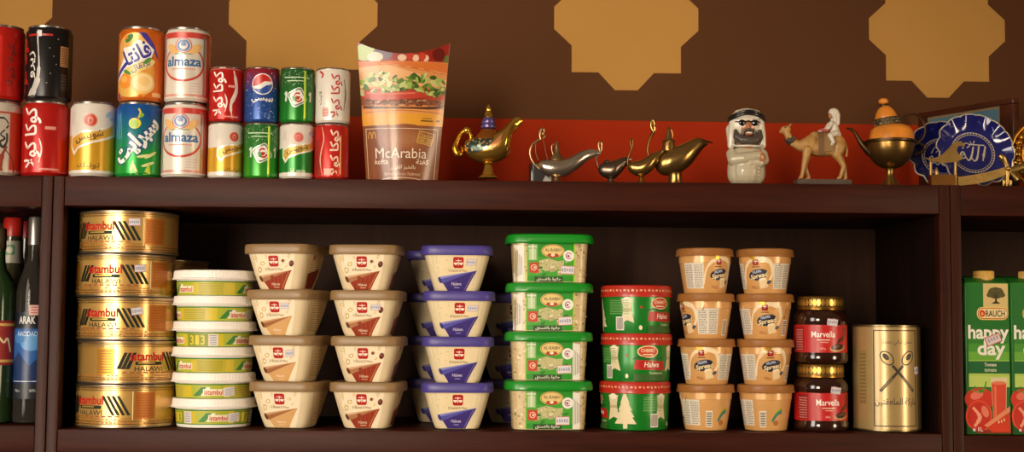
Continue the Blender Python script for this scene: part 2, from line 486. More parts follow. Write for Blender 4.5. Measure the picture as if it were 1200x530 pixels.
# ---- round white-lidded tubs
def round_tub(label, cx, cy, z, spin, kind):
    t = thing('round_tub', label, 'tub', (cx, cy, z), 0, 'white-lidded round tubs')
    R0, R1, H = .0545, .0575, .0365
    prof = [(R0, .003), (R1, H)]
    b = MB(); b.lathe([(R0-.006, 0), (R0-.001, .0008)]+prof, WHITE, 96)
    a = Art(.001)
    grn, yel, yg = M('#2f7a30', .4), M('#c9b22a', .4), M('#8f9a28', .4)
    a.rect(-150, 150, 5, 27, grn); a.rect(-150, 150, 6.6, 25, yel)
    o = spin
    for k in range(-3, 4):
        u = o+k*58
        if k % 2 == 0:
            a.rect(u-25, u+25, 7, 24.5, M('#a9ad30', .4))
            a.poly([(u-22, 9), (u-12, 9), (u+1, 22), (u-9, 22)], grn)
            a.poly([(u-9, 9.5), (u-3, 9.5), (u+5, 22), (u-1, 22)], WHITE)
            a.rect(u-6, u+26, 10, 19.5, M('#e8dfc0', .4))
            a.text('istambul', u+10, 14.8, 28, 7.5, M('#b81a16', .4), bold=.04)
        elif kind == 0:
            a.rect(u-24, u+10, 7, 24.5, M('#7f8c2c', .4))
            for j in range(3): a.text('313'[j], u-16+j*9, 15.5, 6.5, 14, M('#dbc53a', .4), bold=.03)
            a.rect(u+11, u+25, 7, 24, PAPER)
            for j in range(6): a.rect(u+12.5, u+23, 8.6+j*2.6, 9.6+j*2.6, M('#7c7a80', .5))
        else:
            a.rect(u-26, u+20, 7, 24.5, M('#b9a62c' if kind == 1 else '#c2b040', .4))
            for j in range(7): a.rect(u-23, u+15, 8.4+j*2.3, 9.2+j*2.3, M('#8d8a2c', .5))
    a.rect(o+25, o+42, 9, 22, PAPER, 8)
    for j in range(4): a.rect(o+27, o+40, 11+j*2.6, 12+j*2.6, M('#9a97a4', .5), 8)
    a.apply(b, cyl_surf(prof), R1*2*PI/96)
    b.build('tub_body', t)
    l = MB(); LR = .0622
    rf = lambda a_, z_: 1+.0035*math.cos(a_*72)*(1 if .0305 < z_ < .0405 else 0)
    l.lathe([(R1-.001, .0295), (LR+.0012, .0290), (LR+.0016, .0306), (LR-.0006, .0320), (LR-.0012, .0400), (LR-.002, .0425), (LR-.005, .0433), (LR-.008, .0426), (.02, .0422)], M('#efe7dd', .4), 288, rfun=rf)
    l.build('lid', t)
tubs = [(201, 299.8, 503, 8, 0, 'at the bottom of its stack'), (201.3, 299.8, 474, 0, 3, 'second up, red lettering facing out'),
        (201.8, 299.8, 445, 66, 1, 'third up, ingredient panel facing out'), (203, 300.2, 416, 48, 0, 'fourth up in the stack'),
        (203, 301, 387, 38, 2, 'second from the top of the stack'), (202.8, 301, 358, 66, 2, 'on the very top of the stack')]
for i, (a, b, y, sp, kd, wh) in enumerate(tubs):
    cy = .077
    round_tub('round white-lidded tub with green and yellow label, '+wh, X((a+b)/2, y-12, cy), cy, ZS+i*.0377, sp, kd)

# ---- square tapered halva tubs
TA, TB_ = .0505, .0318        # half width under the lid, at the base
TH = .0625
def tub_ab(v, d=0.):
    q = max(0, min(1, v/TH)); q = q**.84
    return TB_+(TA-TB_)*q-d
def front_surf(turn=0.):
    c, s_ = math.cos(rad(turn)), math.sin(rad(turn))
    def f(u, v, h):
        a = tub_ab(v); x = max(-.985, min(.985, u*a/TA/a)); 
        xx = x*a
        y = -a*(1-abs(x)**5)**.2-h
        return (xx*c-y*s_, xx*s_+y*c, v)
    return f
def halva_tub(label, cx, cy, z, rz, lidm, kind, group, stick=None, shade=False, name='halva_tub', bottomtext=True, lidb=True):
    t = thing(name, label, 'tub', (cx, cy, z), rad(rz), group)
    plast = M('#dcc7a2', .32, sss=.15) if kind != 'purple' else M('#dccaa4', .34, sss=.15)
    b = MB()
    rings = [supell(tub_ab(.001)-.003, tub_ab(.001)-.003, 0), supell(tub_ab(.001), tub_ab(.001), .0015)]
    for k in range(1, 13): v = TH*k/12; rings.append(supell(tub_ab(v), tub_ab(v), v))
    b.rings(rings, plast); b.build('tub_body', t)
    a = Art(.001)
    crm = M('#eddabb' if kind != 'purple' else '#e6d2a8', .42)
    dark = {'red': '#8e2f16', 'pale': '#cf9f66', 'purple': '#3c2c74'}[kind]
    roll = {'red': '#a8724a', 'pale': '#9a6238', 'purple': '#5450a0'}[kind]
    roll2 = {'red': '#d0a27c', 'pale': '#c79668', 'purple': '#8a88c4'}[kind]
    sides = (0, 90, 180, 270)
    for sd in sides:
        a = Art(.001)
        if sd in (0, 180):
            xl_, xr_ = (-42, 32) if kind != 'purple' else (-43, 43)
            a.poly([(xl_, 59), (xr_, 59), (xr_, 26), (xr_-3, 1.5), (-23, 1.5), (-30, 16), (xl_, 42)], crm)
            # unrolled corner: dark leaf with a rolled edge
            top = (29, 30.5) if kind != 'purple' else (35, 32)
            a.poly([(-30, 16), top, (top[0]-15, 1.5), (-21, 1.5)], M(dark, .4))
            if kind == 'red':
                for k in range(4): a.poly([(-16+k*9, 18+2.4*k), (-14.5+k*9, 18.6+2.4*k), (-13+k*8, 2), (-14.5+k*8, 2)], M('#a04420', .4))
            a.line([(top[0]-5, top[1]-3), (top[0]-19, 2)], .8, M('#d9a052' if kind != 'purple' else '#8d83b8', .4))
            a.poly([(-36, 22), top, (-29, 12.5)], M(roll, .4))
            a.poly([(-36, 22), top, (-35, 18.5)], M(roll2, .4))
            a.oval(-33, 17.5, 3, 4.6, M('#5b3018' if kind != 'purple' else '#34307a', .4), 20)
            if kind != 'purple':
                for x, y, r in ((-35, 48, 2.4), (-23, 40, 3), (-30, 31, 3.2), (14, 44, 2.2), (-15, 50, 1.6), (23, 51, 2), (-14, 33, 1.6), (19, 36, 1.6)):
                    a.oval(x, y, r*1.5, r, M('#cfae74' if kind == 'pale' else '#c9ab6a', .5), x*7 % 90)
                    a.oval(x, y, r*.8, r*.5, M('#f0e2be', .5), x*7 % 90)
                if kind == 'red':
                    a.oval(28, 40, 4, 4.6, M('#5a2416', .4)); a.oval(27.3, 41.2, 2, 2.2, M('#8c4a34', .4))
                    a.oval(13, 44, 2.4, 2.4, M('#7c3a22', .4)); a.oval(-9, 20, 4, 3, M('#8a3a1c', .4)) if cx > -.3 else None
            else:
                for x, y in ((-28, 44), (-34, 36), (-22, 34), (-16, 47)): a.oval(x, y, .8, .6, M('#b99c62', .5))
            # red seal with a pair of scales
            lx = -3 if kind != 'purple' else 2
            a.rect(lx-8.5, lx+8.5, 35.5, 51.5, M('#b01c0e', .35), 0, 3)
            wt = M('#f0e0cc', .4)
            a.line([(lx-5, 46.4), (lx+5, 46.4)], 1, wt); a.line([(lx, 39), (lx, 48.5)], 1.1, wt)
            for q in (-4.3, 4.3): a.oval(lx+q, 43.5, 3.4, 3.6, wt, 0, 14, 180, 360)
            a.text('El Rashidi El Mizan', lx, 31.8, 33, 3.6, M('#8a6a3a', .5))
            if kind == 'purple': a.text('Halawa', -1, 12.5, 20, 4.6, M('#d8d0e4', .4), shear=.2); a.rect(-6, 5, 6.6, 7.4, M('#b8b0d0', .4))
            else: a.text('Halawa', -3, 10, 18, 4, M('#ecd9bd', .4), shear=.2); a.rect(-9, 4, 5, 5.8, M('#e2c8a4', .4))
        elif sd == 90:
            a.poly([(-38, 58), (38, 58), (26, 4), (-26, 4)], M('#cdb184' if kind != 'purple' else '#cdb88c', .45))
            for k in range(14): a.rect(-20, 22, 9+k*3.3, 10+k*3.3, M('#8a6f48', .5))
            if kind == 'red': a.poly([(-24, 26), (26, 34), (20, 4), (-18, 4)], M('#6e2410', .4)); a.oval(-10, 50, 5, 4, M('#8c2a18', .4))
        mb = MB(); a.apply(mb, lambda u, v, h: front_surf(sd)(u, v, h), .006, .008)
        if mb.v: mb.build('label', t)
    lm = MB(); q = .0018
    R = lambda a_, z_: supell(a_, a_, z_)
    lm.rings([R(TA-.001, TH-.008), R(TA+.0026, TH-.008), R(TA+.0034, TH-.006), R(TA+.0032, TH+.0035), R(TA+.0018, TH+.0058), R(TA-.002, TH+.0066), R(TA-.006, TH+.0062), R(TA-.009, TH+.0044)], lidm)
    lm.build('lid', t)
    if stick: sticker(t, front_surf(0), stick[0]/1000, stick[1]/1000, stick[2]/1000, stick[3]/1000, stick[4], int(abs(cx*1000)))
    return t
PITCH_T = .0672
BEIGE = M('#886a44', .42); PURPLE = M('#463a86', .4)
cy = .062
c1 = [(295, 386.5, 'pale', -11, None, 'at the bottom of the leftmost square stack'), (294, 387, 'pale', -13, (17, 43, 15, 10, 3), 'second from the bottom of the leftmost square stack'),
      (292.5, 386, 'pale', -18, (15, 45, 15, 9, 0), 'second from the top, beside the white-lidded tubs'), (288.8, 384, 'red', -15, None, 'on top of the stack beside the white-lidded tubs')]
for i, (a, b, k, rz, st, wh) in enumerate(c1):
    halva_tub('beige-lidded halva tub with %s leaf, %s' % ('tan' if k == 'pale' else 'dark red', wh), X((a+b)/2, 480-54*i, cy), cy, ZS+i*PITCH_T, rz, BEIGE, k, 'beige-lidded square halva tubs', st)
c2 = [(386.7, 477.5, -6, None, 'at the bottom of its stack beside purple lids'), (388.5, 477.5, -5, None, 'second from the bottom, beside purple lids'),
      (388.5, 475.8, -5, (19, 44, 16, 9, 0), 'with price sticker, second from top of its stack'), (387.3, 473.5, -3, None, 'on top of its stack beside purple lids')]
for i, (a, b, rz, st, wh) in enumerate(c2):
    halva_tub('beige-lidded halva tub with dark red leaf, '+wh, X((a+b)/2, 480-54*i, cy), cy, ZS+i*PITCH_T, rz, BEIGE, 'red', 'beige-lidded square halva tubs', st)
c3 = [(493, 579, None, 'at the bottom of the front stack'), (494.5, 578, None, 'second from the bottom of the front stack'),
      (496.5, 580, (23, 43.5, 17, 9, 0), 'second from the top of the front stack, stickered'), (493.8, 577, (23, 44, 17, 9, 0), 'on the very top of the front stack')]
for i, (a, b, st, wh) in enumerate(c3):
    halva_tub('square purple-lidded halva tub '+wh, X((a+b)/2, 480-54*i, cy), cy, ZS+i*PITCH_T, 1 if i % 2 else -1, PURPLE, 'purple', 'purple-lidded square halva tubs in front', st)
# the rows behind
cy = .215
ords = ('at the bottom', 'second up', 'third up', 'at the top')
for i in range(4):
    halva_tub('shaded purple-lidded tub %s of the rear stack left of the front purple lids' % ords[i], X(516+(i % 2), 470-50*i, cy), cy, ZS+i*PITCH_T, -2, PURPLE, 'purple', 'purple-lidded tubs in the rear row')
for i in range(3):
    halva_tub('shaded purple-lidded tub %s of the rear stack beside the green lids' % ('at the bottom', 'in the middle', 'at the top')[i], X(600-(i % 2), 470-50*i, cy), cy, ZS+i*PITCH_T, 2, PURPLE, 'purple', 'purple-lidded tubs in the rear row')

# ---- green-lidded oblong tubs
GA, GB, GH = .0575, .042, .0665
def g_ab(v): q = .925+.075*v/GH; return GA*q, GB*q
def g_surf(u, v, h):
    a, b = g_ab(v); x = max(-.995, min(.995, u/a))
    return (u, -b*(1-abs(x)**6)**(1/6)-h, v)
GREEN = M('#12861f', .34, coat=.2)
def green_tub(label, cx, cy, z, rz, side, stick):
    t = thing('oblong_tub', label, 'tub', (cx, cy, z), rad(rz), 'green-lidded oblong halva tubs')
    clear = M('#c9b184', .25, scale=160, var=.3, sss=.1)
    b = MB(); rr = [supell(GA*.9, GB*.88, 0, 6)]
    for k in range(9): v = .0012+(GH-.0012)*k/8; rr.append(supell(*g_ab(v), v, 6))
    b.rings(rr, clear)
    a = Art(.001); rn = random.Random(side+5)
    for k in range(46):
        x = rn.choice((-1, 1))*rn.uniform(34, 55); a.oval(x, rn.uniform(4, 56), rn.uniform(.8, 2.2), rn.uniform(.8, 1.8), M(rn.choice(('#8d7a46', '#e0cfa4', '#a08a54', '#6d7038')), .4), rn.uniform(0, 90), 8)
    a.apply(b, g_surf, .005)
    b.build('tub_body', t)
    a = Art(.001)
    a.rect(-36, 36, 2, 61, M('#a4c832', .4))
    a.rect(-34.5, 34, 2, 60, M('#1f8a18', .38))
    a.poly([(-34.5, 40), (0, 36), (34, 42), (34, 10), (-34.5, 10)], M('#3f9a24', .4))
    a.poly([(-16, 33), (-4, 36), (10, 32), (20, 33), (18, 20), (-8, 17), (-17, 22)], M('#b8b07c', .45))
    for k in range(26): a.oval(rn.uniform(-18, 24), rn.uniform(17, 34), rn.uniform(.6, 1.5), rn.uniform(.6, 1.2), M(rn.choice(('#8a8a50', '#e2d9b8', '#6b8a3a')), .45), 0, 7)
    for x, y, w_, h_ in ((-23, 14, 9, 8), (-2, 16, 8, 9), (10, 12, 9, 6)):
        a.rect(x, x+w_, y, y+h_, M('#a89a74', .45), 12); a.rect(x+1, x+w_-1, y+h_*.6, y+h_, M('#d6caa2', .45), 12)
    for x, y in ((-16, 22), (-10, 12), (18, 18), (24, 24)): a.oval(x, y, 4, 1.8, M('#2f6e1c', .45), x*3 % 60)
    a.rect(-34, -20, 33, 57, M('#86b06a', .3)); a.rect(-32, -22, 34, 50, M('#b9cc9c', .3)); a.rect(-33.5, -20.5, 52, 54.5, M('#cfd8c0', .3)); a.rect(-28, -26, 34, 57, M('#d8e2c8', .3))
    a.oval(3, 47, 17, 10, M('#d8b25a', .4)); a.oval(3, 47, 15.8, 9, M('#8a6a24', .4)); a.oval(3, 47, 15, 8.3, M('#dcc07a', .4))
    a.text('AL-RABIH', 3, 48.5, 24, 4.4, M('#40301a', .4), bold=.02)
    a.poly([(-4, 43), (10, 43), (12, 39), (3, 36.5), (-6, 39)], M('#a83020', .4)); a.oval(3, 41, 3, 2.2, M('#e6d6b0', .4))
    a.rect(-32, -18, 14.5, 30, M('#b83a18', .4), 0, 1.5); a.oval(-25, 22.5, 4.6, 4.6, M('#e4b49a', .4)); a.oval(-25, 22.5, 3.2, 3.2, M('#b83a18', .4)); a.oval(-24, 22.5, 1.6, 1.6, M('#ecd0bc', .4))
    a.oval(26.5, 40, 8.3, 8.3, M('#e6e2da', .4)); a.ring(26.5, 40, 4.6, 4.8, 1.2, M('#8e2c50', .4), 0, 20, 30, 320); a.oval(26, 39.6, 1.8, 1.8, M('#8e2c50', .4))
    a.rect(-24, 18, 1.5, 9, M('#1d4416', .4))
    a.text(ar('حلاوة بالفستق'), -3, 5.2, 36, 6, M('#e8e6d0', .4), bold=.015)
    mb = MB(); a.apply(mb, g_surf, .006); mb.build('label', t)
    a = Art(.001)
    x0, x1 = ((-54, -40) if side < 2 else (34, 45))
    a.poly([(x0, 2), (x1, 2), (x1, 54), (x0, 56)], M('#e2dcd0', .55))
    for k in range(5): a.rect(x0+2+k*2.2, x0+2.7+k*2.2, 8+k, 46-2*k, M('#6f6a66', .55))
    mb = MB(); a.apply(mb, lambda u, v, h: g_surf(u, v, h+.0005), .004); mb.build('paper_strip', t)
    l = MB(); F = lambda d, z_: supell(GA+d, GB+d+.001, z_, 4.2, 96)
    l.rings([F(-.001, GH-.0075), F(.0072, GH-.0085), F(.0085, GH-.0065), F(.0080, GH+.0005), F(.0062, GH+.0045), F(.001, GH+.0062), F(-.004, GH+.0058), F(-.0065, GH+.003)], GREEN)
    l.build('lid', t)
    sticker(t, g_surf, stick[0]/1000, stick[1]/1000, .021, .0125, stick[2], side+40, True)
cy = .06
g = [(587.6, 696, 3, (19, 14, 1), 'at the bottom of its stack', 1), (587.6, 697, 2, (22, 17, 2), 'second from the bottom of its stack', 0),
     (589.8, 696.5, 1, (23, 16, 3), 'second from the top of its stack, strip on left', -1), (589.3, 697.2, 0, (25, 19, -2), 'on the very top of its stack', 1)]
for i, (a, b, sd, st, wh, rz) in enumerate(g):
    green_tub('oblong green-lidded halva tub '+wh, X((a+b)/2, 478-58*i, cy), cy, ZS+i*.0722, rz, sd, st)

# ---- round green tubs with red lids
def red_lid_tub(label, cx, cy, z, spin):
    t = thing('red_lidded_tub', label, 'tub', (cx, cy, z), 0, 'round green tubs with red lids')
    R0, R1, H = .0495, .0520, .058
    prof = [(R0, .003), (R0+.001, .03), (R1, H)]
    b = MB(); b.lathe([(R0-.005, 0), (R0-.0008, .0008)]+prof, M('#157a22', .3, .2, coat=.3), 96)
    a = Art(.001); o = spin
    for s_ in (0, 150):
        u = o+s_
        a.rect(u-14, u+40, 2, 12, M('#2e5a1e', .4))
        a.oval(u+8, 45, 17, 9, M('#e2c898', .4)); a.oval(u+8, 45, 15, 7.4, M('#c23a1e', .4)); a.text('CHERRY', u+8, 46.5, 22, 5, M('#f0dcb4', .4), bold=.03); a.rect(u, u+16, 40, 41.4, M('#f0dcb4', .4))
        a.poly([(u-12, 33), (u+36, 31), (u+40, 17), (u-14, 19)], M('#b01c18', .35))
        a.text('Halwa', u+15, 26, 25, 8, M('#f2e4d0', .4), bold=.02, shear=.15)
        a.line([(u-16, 34), (u-2, 37), (u+12, 34), (u+34, 36)], 1.8, M('#20401a', .4), smooth=4)
        a.text('Traditional', u+22, 13.5, 24, 3.6, M('#e0d6b4', .4)); a.text('Halwa the Real', u+20, 8, 28, 3.4, M('#e0d6b4', .4))
        for dx in (-46, 52):       # pale almond-shaped motif with a ribbon
            x = u+dx
            a.poly([(x-9, 52), (x+9, 52), (x+6, 36), (x+11, 16), (x, 20), (x-10, 15), (x-6, 36)], M('#d9c9a4', .45))
            a.rect(x-7, x+7, 33, 37, M('#b9a67a', .45)); a.oval(x, 50, 6, 4.5, M('#efe4c8', .45))
        a.oval(u-25, 9, 2.6, 3.4, M('#e8d8b0', .4)); a.oval(u-24, 39, 2, 2, M('#b42a1a', .4))
    # sugar-loaf tree on the back seam
    u = o-105
    for k in range(4): a.poly([(u-18+3.6*k, 10+k*10), (u+18-3.6*k, 10+k*10), (u+8-2*k, 24+k*10), (u-8+2*k, 24+k*10)], M('#dccba0', .45))
    a.rect(u-3.5, u+3.5, 3, 10, M('#dccba0', .45))
    a.rect(u+40, u+54, 5, 25, M('#e8e0d0', .5))
    for k in range(7): a.rect(u+41.5+k*1.7, u+42.4+k*1.7, 6.5, 23.5, M('#403a34', .5))
    for k in range(8): a.rect(u+28, u+62, 29+k*2.8, 29.9+k*2.8, M('#7da866', .5))
    a.apply(b, cyl_surf(prof, R1), R1*2*PI/96); b.build('tub_body', t)
    l = MB(); LR = .0535
    lp = [(R1-.002, .0548), (LR+.0006, .0545), (LR+.001, .056), (LR, .0585), (LR-.0002, .069), (LR-.0015, .0712), (LR-.006, .0722), (LR-.009, .0705)]
    l.lathe(lp, M('#b3261a', .35, coat=.3), 96)
    a = Art(.001)
    for k in range(26):
        u = -160+k*12.4; a.oval(u, 64, 2.2, 1.5, M('#d8a070', .4)); a.oval(u+6, 63.6, 1.2, 2.2, M('#d8906c', .4), 30)
    a.apply(l, cyl_surf([(LR, .0585), (LR-.0002, .069)]), LR*2*PI/96)
    l.build('lid', t)
cy = .066
for i, (a, b, sp, wh) in enumerate([(701.5, 786.4, 84, 'at the bottom of its stack, pale tree motif'), (704, 787.5, 4, 'in the middle of its stack, red banner centred'), (703, 788, 26, 'on top of its stack, banner turned right')]):
    red_lid_tub('round green tub with red lid '+wh, X((a+b)/2, 477-57*i, cy), cy, ZS+i*.0712, sp)

# ---- caramel spread tubs
CAR = M('#d9a262', .3, .1, coat=.3, var=.12, scale=40); CARL = M('#9a6430', .4, coat=.1)
def spread_tub(label, cx, cy, z, spin, sheets=(26, -60)):
    t = thing('spread_tub', label, 'tub', (cx, cy, z), 0, 'caramel spread tubs')
    R0, R1, H = .0312, .0385, .0605
    prof = [(R0, .003), (R1-.0006, .046), (R1, .0465), (R1+.0006, H)]
    b = MB(); b.lathe([(R0-.004, 0), (R0-.0008, .0008)]+prof, CAR, 96)
    a = Art(.001); o = spin
    for s_ in (0, ):
        u = o+s_
        # pale swirl of cream
        a.line([(u-26, 14), (u-20, 40), (u-2, 53), (u+18, 49), (u+25, 34), (u+20, 20)], (3, 5, 7, 6, 4), M('#efd8b0', .32), smooth=6)
        a.line([(u-40, 50), (u-33, 30), (u-36, 8)], (2, 4, 3), M('#ecd2a4', .32), smooth=6)
        a.line([(u+38, 52), (u+33, 30), (u+42, 8)], (2, 5, 3), M('#b9783a', .32), smooth=6)
        a.rect(u-6.5, u+2.5, 43, 52, M('#9c1e14', .35), 0, 1.5); a.line([(u-5, 49), (u+1, 49)], .8, WHITE); a.line([(u-2, 45), (u-2, 50.5)], .8, WHITE)
        a.rect(u-8, u+4, 40, 41.4, M('#6a3a1c', .4))
        a.oval(u+1, 29, 18, 9.5, M('#d8a45c', .35), 10); a.oval(u+1, 29, 16.5, 8.4, M('#241c30', .35), 10)
        a.text('HALAWA', u-1, 33.5, 15, 4.6, M('#c9d4e8', .4), 10, .03)
        a.text('Spread', u+2, 26.6, 29, 9, M('#f0d9a4', .35), 10, .05, .2)
        a.poly([(u+2, 20), (u+15, 22), (u+18, 11), (u+4, 8)], M('#e8c898', .4)); a.poly([(u+2, 20), (u+15, 22), (u+12, 25), (u+3, 23)], M('#f2ddb8', .4))
        a.oval(u+19, 18, 4, 2.4, M('#3a4a5c', .4), 30); a.oval(u-6, 10, 7, 2.4, M('#b87a3e', .4), -10)
        # ingredient sheet to the right, bar code, rainbow mark
        rn = random.Random(int(cx*1e4))
        for sh in sheets:
            a.rect(u+sh, u+sh+34, 8, 46, M('#ddd2c0', .5))
            for k in range(13):
                for q in (0, 17):
                    x_ = u+sh+2+q
                    while x_ < u+sh+14+q:
                        w_ = rn.uniform(1.5, 5); a.rect(x_, min(x_+w_, u+sh+15.5+q), 10+k*2.65, 11.2+k*2.65, M('#857a6e', .5)); x_ += w_+.8
        for bx_ in ((70, 30) if len(sheets) < 2 else (70,)):
            a.rect(u+bx_, u+bx_+11, 6, 30, M('#e2d6c2', .5))
            for k in range(8): a.rect(u+bx_+1.2, u+bx_+9.8, 8+k*2.6, 9.3+k*2.6, M('#3c342c', .5))
        for k, c in enumerate(('#c8a43c', '#4a8a3a', '#2f6f7a')): a.line([(u+92-k*.5, 18-2*k), (u+99, 30-3*k), (u+108, 35-3.4*k)], 3, M(c, .4), smooth=5)
        a.oval(u+98, 12, 5, 4, M('#a8682c', .4))
        a.poly([(u-14, 57), (u+2, 58), (u-3, 50), (u-9, 52)], M('#c89a2c', .3, .4))
    a.apply(b, cyl_surf(prof, R1), R1*2*PI/96, .0155); b.build('tub_body', t)
    l = MB(); LR = .0428
    l.lathe([(R1-.001, .0568), (LR+.0006, .0562), (LR+.001, .058), (LR, .0595), (LR-.0002, .0645), (LR-.0012, .0672), (LR-.004, .0684), (LR-.007, .0672), (.01, .067)], CARL, 96)
    l.build('lid', t)
cy = .055
sp1 = [(794, 860, -76, 'at the bottom of the left stack, bar code facing out'), (795, 861, -12, 'second from the bottom of the left stack'),
       (793.4, 860.8, -46, 'second from the top of the left stack, ingredients facing out'), (792, 859.7, 18, 'on top of the left stack')]
sp2 = [(865.3, 929.3, -88, 'at the bottom of the right stack, rainbow mark facing out'), (865, 928.7, 2, 'second from the bottom of the right stack'),
       (864, 929, -6, 'second from the top of the right stack, bar code at right'), (864, 928.7, -20, 'on top of the right stack, beside the chocolate jars')]
for col in (sp1, sp2):
    for i, (a, b, sp, wh) in enumerate(col):
        spread_tub('caramel spread tub '+wh, X((a+b)/2, 480-53.5*i, cy), cy, ZS+i*.0674, sp, (-60,) if col is sp2 and i in (1, 2) else (26, -60))

# ---- chocolate jars
def choco_jar(label, cx, cy, z, spin, stick):
    t = thing('chocolate_jar', label, 'jar', (cx, cy, z), 0, 'chocolate spread jars')
    prof = [(.037, .0), (.0395, .002), (.0405, .006), (.0405, .012), (.0393, .0145), (.0393, .058), (.0405, .062), (.0402, .068), (.037, .0745), (.033, .078), (.0325, .080)]
    b = MB(); b.lathe(prof, M('#2c120a', .12, coat=.8, var=.12), 96); b.build('jar_glass', t)
    lp = [(.0393, .0145), (.0393, .058)]
    lb = MB(); R = .0395
    lb.lathe([(R, .016), (R, .057)], M('#bf1a1a', .35), 96, cap0=False, cap1=False)
    a = Art(.001); u = spin
    a.text('Marvella', u-4, 43, 36, 9, M('#f0e6dc', .35), bold=.025)
    a.rect(u-14, u+6, 34, 35.4, M('#e6c8b8', .4)); a.rect(u-9, u+3, 30.5, 31.8, M('#d8a898', .4))
    a.text('200 g', u-5, 21.5, 8, 3.4, M('#e8d0c0', .4))
    a.oval(u+19, 23, 14, 5.5, M('#c99a58', .4), 6); a.oval(u+19, 24.3, 12, 4.4, M('#3c1a0c', .3), 6); a.oval(u+17, 25, 6, 1.4, M('#7a4a2c', .3), 12)
    a.line([(u+16, 27), (u+22, 34), (u+30, 38), (u+33, 48)], (3, 5, 6, 4), M('#4a2010', .3), smooth=5); a.oval(u+33, 50, 4, 4.4, M('#6a3618', .4))
    a.rect(u-54, u-34, 18, 55, M('#8e1216', .4))
    for k in range(9): a.rect(u-52, u-36, 20+k*3.6, 21.2+k*3.6, M('#c98a80', .5))
    a.apply(lb, cyl_surf([(R, .016), (R, .057)]), R*2*PI/96); lb.build('label', t)
    l = MB(); LR = .0345
    l.lathe([(LR-.003, .0795), (LR+.0006, .0797), (LR+.0006, .0815), (LR, .083), (LR, .0965), (LR-.0012, .099), (LR-.005, .1003), (.01, .1003)], M('#8a6428', .28, .85), 96)
    a = Art(.001)
    a.rect(-110, 110, 84.5, 95.5, M('#3c2c14', .35, .3))
    for k in range(34): a.poly([(-105+k*6.2, 85.5), (-101.4+k*6.2, 85.5), (-100+k*6.2, 90), (-101.4+k*6.2, 94.7), (-105+k*6.2, 94.7), (-106.2+k*6.2, 90)], M('#c99a44', .28, .8))
    a.apply(l, cyl_surf([(LR, .083), (LR, .0965)]), LR*2*PI/96); l.build('lid', t)
    a = sticker(t, lambda p, q, h: cyl_surf(prof[3:], .0393)(p, q, h+.0012), stick/1000, .0605, .0165, .0105, -6, 77)
cy = .056
choco_jar('chocolate jar with gold lid and red label, standing on the shelf', X(961.8, 480, cy), cy, ZS, 6, 13)
choco_jar('chocolate jar with gold lid and red label, stacked on another jar', X(961.5, 400, cy), cy, ZS+.1005, -1, 8)

# ---- tall cream tin with crossed spoons
cy = .066
t = thing('tall_tin', 'tall cream-gold tin printed with two crossed spoons, beside the chocolate jars', 'tin', (X(1039.3, 445, cy), cy, ZS))
TR, TTH = .0502, .1585
b = MB(); b.lathe([(TR-.003, .0008), (TR, .003), (TR, TTH-.003), (TR-.003, TTH-.001), (TR-.006, TTH-.004)], M('#b49862', .3, .3, coat=.3), 112)
a = Art(.001); dk = M('#4a2a1c', .45); ink = M('#3a2c20', .45)
for s0, s1, w_ in ((-34, 34, 1.6), ):
    a.rect(s0, s1, 149, 150.6, dk); a.rect(s0, s1, 8, 9.6, dk); a.rect(s0, s0+1.6, 8, 150, dk); a.rect(s1-1.6, s1, 8, 150, dk)
a.text(ar('سمن نباتي ممتاز'), 2, 132, 48, 9, ink)
for sg in (-1, 1):
    a.line([(2+sg*-26, 60), (2+sg*8, 98)], (4.5, 5, 4, 2.4, 2), ink)
    a.line([(2+sg*-24, 62.5), (2+sg*-8, 80)], 1.4, M('#8c744a', .4))
    a.oval(2+sg*16, 109, 12.5, 8.5, ink, sg*48); a.oval(2+sg*16, 109, 10.6, 6.8, M('#b79a62', .35, .4), sg*48); a.oval(2+sg*17.5, 111, 6, 3.6, ink, sg*48)
a.text(ar('ماركة الملعقتين'), 1, 44, 66, 13, ink, bold=.012)
a.rect(-60, -46, 40, 120, M('#a08248', .4))
for k in range(14): a.rect(-59, -47, 43+k*5.4, 45+k*5.4, M('#77603a', .5))
a.rect(48, 70, 30, 130, M('#a08248', .4))
a.apply(b, cyl_surf([(TR, .003), (TR, TTH-.003)]), TR*2*PI/112); b.build('tin_body', t)
for z0, nm in ((0, 'bottom_rim'), (TTH-.004, 'top_rim')):
    r = MB(); r.lathe([(TR-.003, z0+.0002), (TR+.0009, z0+.0006), (TR+.0013, z0+.002), (TR+.0009, z0+.0036), (TR-.003, z0+.004)], M('#8c7a56', .3, .9), 96); r.build(nm, t)
sticker(t, cyl_surf([(TR, .003), (TR, TTH)]), .036, .091, .012, .012, 5, 3)

